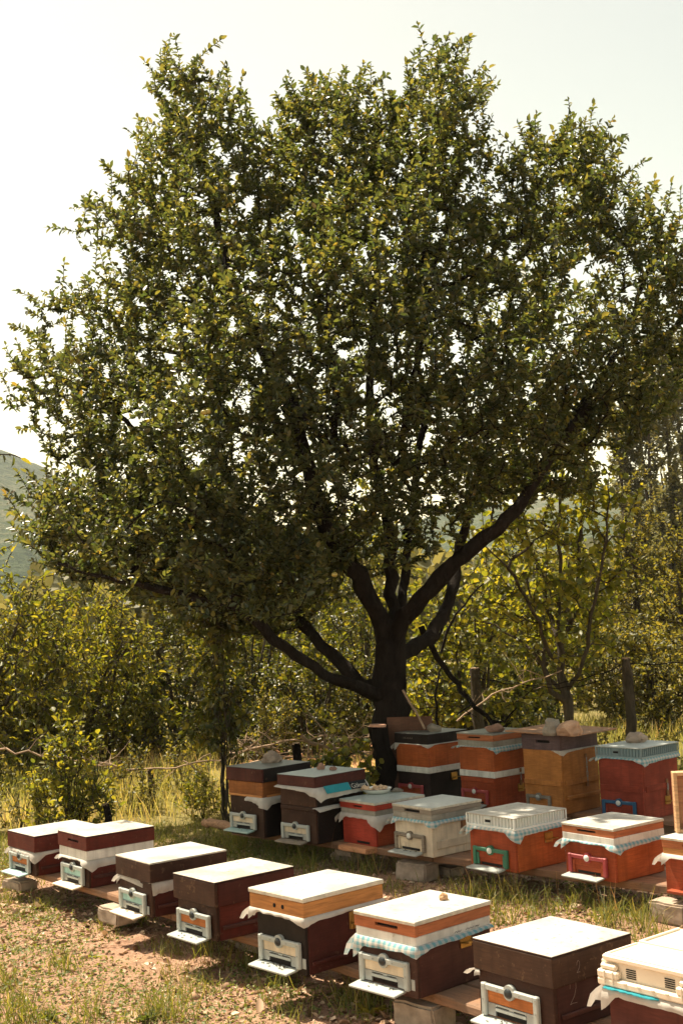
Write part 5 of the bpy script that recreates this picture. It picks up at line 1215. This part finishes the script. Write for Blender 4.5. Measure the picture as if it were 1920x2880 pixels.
# clods
def clods(n):
    t = []; bm = bmesh.new(); bmesh.ops.create_icosphere(bm, subdivisions=1, radius=1); B = np.array([v.co[:] for v in bm.verts]); Fs = np.array([[v.index for v in f.verts] for f in bm.faces]); bm.free()
    x, y = scatter(n, -4, 4.3, 5.6, 11); s_ = rng.gamma(1.4, .0045, n) + .002
    V = B[None] * (s_[:, None, None] * rng.uniform(.6, 1.3, (n, 1, 3))) * rng.uniform(.75, 1.2, (n, len(B), 1)) + np.stack([x, y, ground_h(x, y)], 1)[:, None]
    Fa = (Fs[None] + (np.arange(n) * len(B))[:, None, None]).reshape(-1); return np_mesh('clods', V.reshape(-1, 3), Fa, np.full(n * len(Fs), 3))
stuff('clods', clods(8000), plain('clay_clod', (.30, .19, .12), .95, .15, 0, .4, 3, .3), 'small clay clods on the bare soil', 'soil')
# clover and low weeds
x, y = scatter(150000, -4.4, 4.6, 5.4, 12.5); d = fbm(x * .9 + 3, y * .9, 71); left = np.clip((-x - .2) / 1.5, 0, .14); k = rng.random(len(x)) < np.clip((d + left - .515) * 5, .02, .95); x, y = x[k], y[k]; n = len(x)
P = np.stack([x, y, ground_h(x, y) + rng.uniform(.003, .03, n)], 1); dd = rng.normal(0, 1, (n, 3)) * [1, 1, .5]; u = rng.normal(0, .6, (n, 3)) + [0, 0, 1]
stuff('ground_weeds', leaf_mesh('ground_weeds', P, dd, u, rng.uniform(.008, .024, n), .75, .2), M_CLOVER, 'low clover and weeds creeping over the soil', 'weeds')
# grass
def tufts(centers, per, spread, ln, wd, bend, mat, name, label, lean=.35):
    C = np.array(centers); n = len(C) * per; P = C[:, None].repeat(per, 1) + rng.normal(0, spread, (len(C), per, 2)); P = P.reshape(-1, 2)
    z = ground_h(P[:, 0], P[:, 1]) - .004; pos = np.column_stack([P, z]); dr = rng.normal(0, lean, (n, 3)) * [1, 1, 0] + [0, 0, 1]
    sc_ = (rng.uniform(.6, 1.3, (len(C), 1)) * rng.uniform(.4, 1.2, (len(C), per))).ravel()
    stuff(name, blade_mesh(name, pos, dr, ln * sc_, wd, bend * rng.uniform(.2, 1.4, n), np.clip(rng.normal(.42, .22, n), 0, 1)), mat, label, 'grass')
cs = []
x, y = scatter(2600, -4.2, 4.6, 5.6, 11.6); d = fbm(x * 1.1 + 9, y * 1.1, 81)
rowd = np.min([np.abs((x - hx_) * .64 + (y - hy_) * .77 + .38) + .6 * np.maximum(0, np.abs((x - hx_) * .77 - (y - hy_) * .64) - .35) for hx_, hy_ in ROWS], 0)
k = rng.random(len(x)) < np.clip((d - .56) * 1.8, 0, .12) + np.where(rowd < .22, .15, 0); cs = np.column_stack([x[k], y[k]])
tufts(cs, 26, .045, .13, .0022, .5, M_GRASS, 'grass_tufts', 'grass tufts growing on the soil around the stands')
big = [don(*c) for c in [(140, 2232), (395, 2190), (370, 2330), (640, 2260), (560, 2220), (470, 2195), (850, 2010), (1060, 2070), (1150, 2075), (1210, 2085), (1280, 2095), (1230, 2110), (1450, 2120), (1480, 2140), (1500, 2170), (1100, 2060), (1160, 2130), (945, 2070), (900, 2040), (930, 2000), (720, 2010), (700, 1990), (640, 1970), (1380, 2110), (1330, 2080), (50, 2340), (30, 2320), (90, 2345), (400, 2345), (330, 2340), (830, 2330), (800, 2310), (330, 2120), (860, 2300), (1120, 2100), (1400, 2140), (545, 1945), (200, 2340), (10, 2270), (250, 2130)]]
tufts([(p.x, p.y) for p in big], 52, .06, .21, .0026, .55, M_GRASS, 'tall_tufts', 'taller grass clumps between and in front of the hive rows', .3)
# seed stalks between the rows
st = [don(*c) for c in [(650, 1960), (690, 1965), (720, 1975), (760, 1990), (1060, 2020), (1085, 2050), (1180, 2060), (1270, 2070), (1380, 2090), (1420, 2110), (830, 2000), (875, 2010), (1360, 2060), (870, 2260), (910, 2280)]]
pos = np.array([[p.x + rng.normal(0, .02), p.y, 0] for p in st for _ in range(2)]); n = len(pos)
stuff('seed_stalks', blade_mesh('seed_stalks', pos, rng.normal(0, .15, (n, 3)) * [1, 1, 0] + [0, 0, 1], rng.uniform(.2, .36, n), .0028, .15, np.full(n, .95)), M_DRY, 'thin dry seed stalks between the hive rows', 'grass')
# short green turf in the left middle distance and meadow behind
x, y = scatter(42000, -4.6, 5, 9.3, 12.4); k = (rng.random(len(x)) < np.clip((y - 9.3 - .3 * np.maximum(0, x + .5)) / 1.6, 0, 1)) & ~((x > .2) & (y < 11.0)); x, y = x[k], y[k]; n = len(x)
pos = np.column_stack([x, y, ground_h(x, y) - .003]); stuff('turf', blade_mesh('turf', pos, rng.normal(0, .45, (n, 3)) * [1, 1, 0] + [0, 0, 1], rng.uniform(.03, .11, n), .0028, .5 * rng.random(n), np.clip(rng.normal(.38, .2, n), 0, 1)), M_GRASS, 'short sunlit turf behind the front row', 'grass')
x, y = scatter(44000, -7, 7.5, 12.0, 21); tr = (x > -1.9) & (x < .9) & (y > 15.5) & (y < 21.5) ; k = (rng.random(len(x)) < np.clip((y - 12.0) / .8, .15, 1) * (fbm(x * 1.2, y * 1.2, 91) * 1.6 - .15)) & ~tr & ~((np.abs(x - .6) < .9) & (y < 13.5)); x, y = x[k], y[k]; n = len(x)
pos = np.column_stack([x, y, ground_h(x, y) - .003]); red = fbm(x * .7, y * .7, 95)
stuff('meadow_grass', blade_mesh('meadow_grass', pos, rng.normal(0, .28, (n, 3)) * [1, 1, 0] + [0, 0, 1], rng.uniform(.14, .44, n) , .004, .55 * rng.random(n), np.clip(rng.normal(.28, .2, n) + (red - .47) * 2.2, 0, 1)), M_DRY, 'tall dry meadow grass beyond the fence', 'grass')
# broad-leaved weeds one can pick out
def weed(dx, dy, nl, ln, label, mat):
    p = don(dx, dy); a = rng.uniform(0, 6.28, nl); e = rng.uniform(.25, 1.0, nl)
    dd = np.stack([np.cos(a), np.sin(a), e], 1); root = empty('weed', p); tag(root, label, 'weed', 'leafy weeds in the foreground')
    ms = leaf_mesh('leaf', np.zeros((1, 3)), np.array([[0, 1., 0]]), np.array([[0, 0, 1.]]), ln, .3, .25)
    ms.materials.append(mat)
    for k in range(nl):
        o = link('leaf', ms, None, root); o.rotation_euler = (math.atan(e[k]), 0, a[k] - math.pi / 2); s_ = random.uniform(.6, 1.2); o.scale = (s_, s_, s_)
weed(212, 2200, 11, .075, 'bright green rosette weed left of the fourth hive', M_BRIGHT); weed(780, 2290, 12, .08, 'yellow-green weed below the checked-cloth hive', M_BRIGHT); weed(850, 2335, 14, .10, 'leafy weed at the bottom edge by the number 2 hive', M_BRIGHT); weed(340, 2345, 14, .09, 'dark leafy weed at the bottom edge left of centre', M_CLOVER); weed(120, 2338, 12, .07, 'small weed at the bottom left', M_BRIGHT)

# ------------------------------------------------------------------ air
bm = bmesh.new(); bmesh.ops.create_cube(bm, size=1)
for v in bm.verts: v.co = Vector((v.co.x * 2600, v.co.y * 1500 + 600, -8 if v.co.z < 0 else 150))
me = bpy.data.meshes.new('haze'); bm.to_mesh(me); bm.free()
m, nt, out = new_mat('haze'); pv = nt.nodes.new('ShaderNodeVolumePrincipled'); pv.inputs['Color'].default_value = (.86, .93, 1.0, 1); pv.inputs['Density'].default_value = .00022; pv.inputs['Anisotropy'].default_value = .35
nt.links.new(pv.outputs[0], out.inputs['Volume'])
tag(link('haze', me, m), 'thin summer haze in the valley air', 'haze', kind='stuff')
